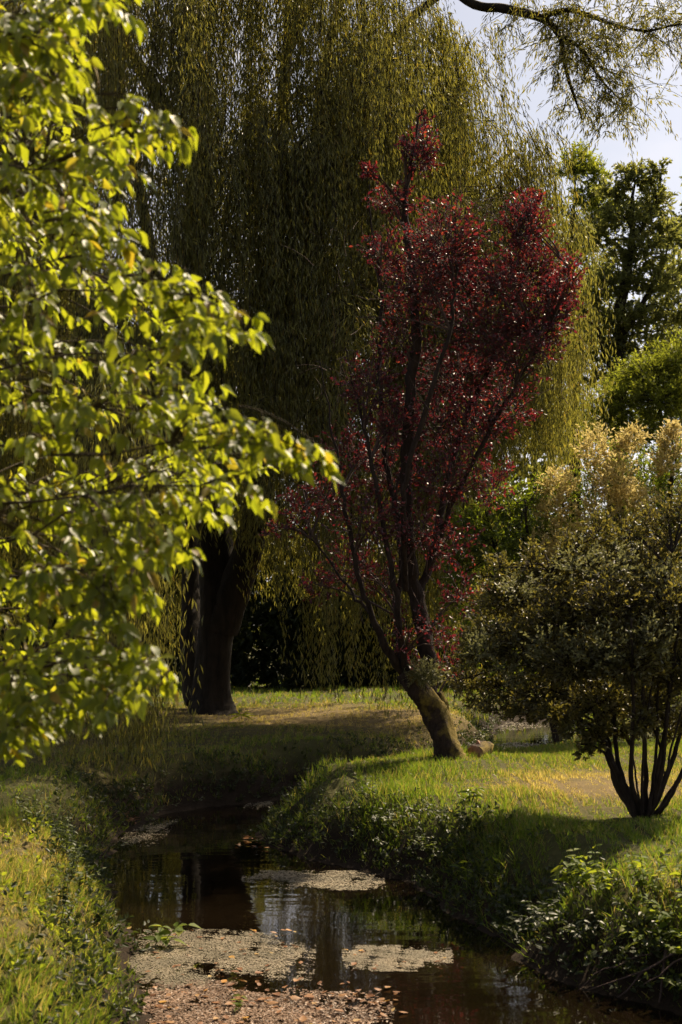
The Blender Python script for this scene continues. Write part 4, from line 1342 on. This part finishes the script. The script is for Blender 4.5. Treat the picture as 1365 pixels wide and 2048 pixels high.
def mat_patch(name, label, outline, n, size, mat, holes=.5, seed=0, flip=0.1):
    poly = np.array([wpix(*q) for q in outline])
    lo, hi = poly.min(0), poly.max(0)
    x, y = scatter(n, lo[0], hi[0], lo[1], hi[1])
    ins = np.zeros(n, bool)
    best = np.full(n, 1e9)
    for i_ in range(len(poly)):
        (ax2, ay2), (bx2, by2) = poly[i_], poly[(i_ + 1) % len(poly)]
        ins ^= ((ay2 > y) != (by2 > y)) & (x < (bx2 - ax2) * (y - ay2) / (by2 - ay2 + 1e-12) + ax2)
        dx, dy = bx2 - ax2, by2 - ay2
        t = np.clip(((x - ax2) * dx + (y - ay2) * dy) / (dx * dx + dy * dy), 0, 1)
        best = np.minimum(best, np.hypot(x - ax2 - t * dx, y - ay2 - t * dy))
    sd = np.where(ins, best, -best)
    w = np.sin(x * 9 + seed) * np.sin(y * 7 + 2 * seed) + .7 * np.sin(x * 21 + y * 13 + seed) * np.sin(y * 17 - x * 9) + .5 * np.sin(x * 47 + y * 31) * np.sin(y * 39 - x * 17)
    keep_ = (sd + .16 * w + .08 * rng.normal(size=n) > .05) & (w * rng.uniform(.6, 1.4, n) > -1.5 + holes * .9) & (stream_dist(x, y) < -.01)
    x, y = x[keep_], y[keep_]
    cx0, cy0 = poly.mean(0)
    mb = MB((cx0, cy0, WATER_Z))
    U = rng.normal(size=(len(x), 3))
    U[:, 2] *= .05
    N = np.array([0, 0, 1.0]) + rng.normal(size=(len(x), 3)) * flip
    mb.leaves(np.stack([x, y, WATER_Z + .005 + rng.uniform(0, .006, len(x))], 1), U, N, size * rng.uniform(.4, 1.5, len(x)), size * rng.uniform(.4, 1.2, len(x)), FROND)
    o = mb.build(name, mat, smooth=False)
    tag(o, label, 'duckweed', kind='stuff')
    return x, y


mats = []
mats.append(mat_patch('duckweed', 'large pale duckweed mat in the near left water', [(245, 1960), (262, 1890), (330, 1862), (430, 1860), (520, 1878), (600, 1905), (630, 1938), (520, 1955), (420, 1935), (390, 1970), (330, 1985)], 44000, .011, M['duckweed'], .25, 1, .05))
mats.append(mat_patch('duckweed', 'brownish duckweed and leaf mat along the bottom edge of the water', [(270, 1965), (400, 1962), (470, 1975), (560, 1990), (640, 2000), (640, 2120), (250, 2120)], 34000, .014, M['brown_mat'], .5, 3, .3))
mats.append(mat_patch('duckweed', 'small pale duckweed raft in mid stream below the dark reflection', [(685, 1905), (720, 1892), (800, 1898), (905, 1905), (860, 1925), (800, 1945), (740, 1942), (700, 1925)], 16000, .011, M['duckweed'], .1, 5, .05))
mats.append(mat_patch('duckweed', 'thin pale duckweed streak beneath the grassy right bank bend', [(485, 1757), (560, 1742), (690, 1742), (770, 1762), (760, 1778), (640, 1782), (560, 1768)], 14000, .015, M['duckweed'], .45, 7))
mats.append(mat_patch('duckweed', 'thin duckweed streak at the foot of the dark left bank', [(235, 1690), (250, 1670), (330, 1640), (350, 1652), (320, 1672), (260, 1696)], 5000, .016, M['duckweed'], .5, 9))
mats.append(mat_patch('duckweed', 'brown rotting leaf raft at the bottom middle of the water', [(600, 2010), (640, 1985), (700, 1990), (750, 2015), (790, 2060), (780, 2120), (600, 2120)], 13000, .018, M['brown_mat'], .3, 11, .45))
mats.append(mat_patch('duckweed', 'pale duckweed film on the far reach of the stream', [(975, 1452), (1010, 1444), (1085, 1446), (1080, 1456), (1010, 1462)], 2200, .03, M['duckweed'], .9, 13))
mats.append(mat_patch('duckweed', 'duckweed film where the far stream meets the sunny grass', [(985, 1490), (1040, 1484), (1080, 1488), (1080, 1500), (1000, 1500)], 3000, .03, M['duckweed'], .3, 15))
mats.append(mat_patch('duckweed', 'narrow duckweed line at the stream bend below the dark bank', [(490, 1612), (540, 1603), (545, 1612), (510, 1620)], 1500, .018, M['duckweed'], .3, 17))
fl = MB()
fl.add(*broad(.12, -.1))
fl_me = [fl.mesh('fallen_leaf', M['dead'])]
fl = MB()
fl.add(*broad(-.10, .2))
fl_me.append(fl.mesh('fallen_leaf_curled', M['dead']))
fl = MB()
fl.add(*broad(.06, .05))
fl_me.append(fl.mesh('fallen_leaf_yellow', M['yellow_leaf']))


def floating(nl, outline, label, group, size=.06):
    poly = np.array([wpix(*q) for q in outline])
    lo, hi = poly.min(0), poly.max(0)
    k_ = 0
    while k_ < nl:
        x, y = rng.uniform(lo[0], hi[0]), rng.uniform(lo[1], hi[1])
        if stream_dist(np.array(x), np.array(y)) > -.03:
            continue
        k_ += 1
        me = fl_me[0 if rng.uniform() < .5 else 1] if rng.uniform() > .07 else fl_me[2]
        a = rng.uniform(0, 6.28)
        L = size * rng.uniform(.6, 1.3)
        o = put_leaf(me, None, np.array([x, y, WATER_Z + .014 + rng.uniform(0, .008)]), np.array([math.cos(a), math.sin(a), rng.normal() * .12]), np.array([rng.normal() * .2, rng.normal() * .2, 1]), L, L * rng.uniform(.5, .8), np.zeros(3), 'fallen_leaf')
        tag(o, label, 'leaf', group)


floating(110, [(260, 1965), (800, 1965), (800, 2060), (260, 2060)], 'brown fallen leaf floating on the mat along the bottom edge of the water', 'fallen leaves on the bottom mat')
floating(50, [(250, 1862), (620, 1862), (620, 1960), (250, 1960)], 'brown fallen leaf floating on the large pale duckweed mat', 'fallen leaves on the large duckweed mat', .05)
floating(14, [(690, 1895), (900, 1895), (900, 1945), (690, 1945)], 'brown fallen leaf floating on the small mid-stream duckweed raft', 'fallen leaves on the small raft', .05)
floating(16, [(490, 1660), (545, 1660), (545, 1700), (490, 1700)], 'brown fallen leaf at the foot of the grassy right bank bend', 'fallen leaves at the bend', .07)
for o in bpy.data.objects:
    if o.name.startswith('twigs'):
        o['kind'] = 'stuff'
tot = sum(len(o.data.polygons) for o in bpy.data.objects if o.type == 'MESH')
print('TRIS', tot, 'objects', len(bpy.data.objects))
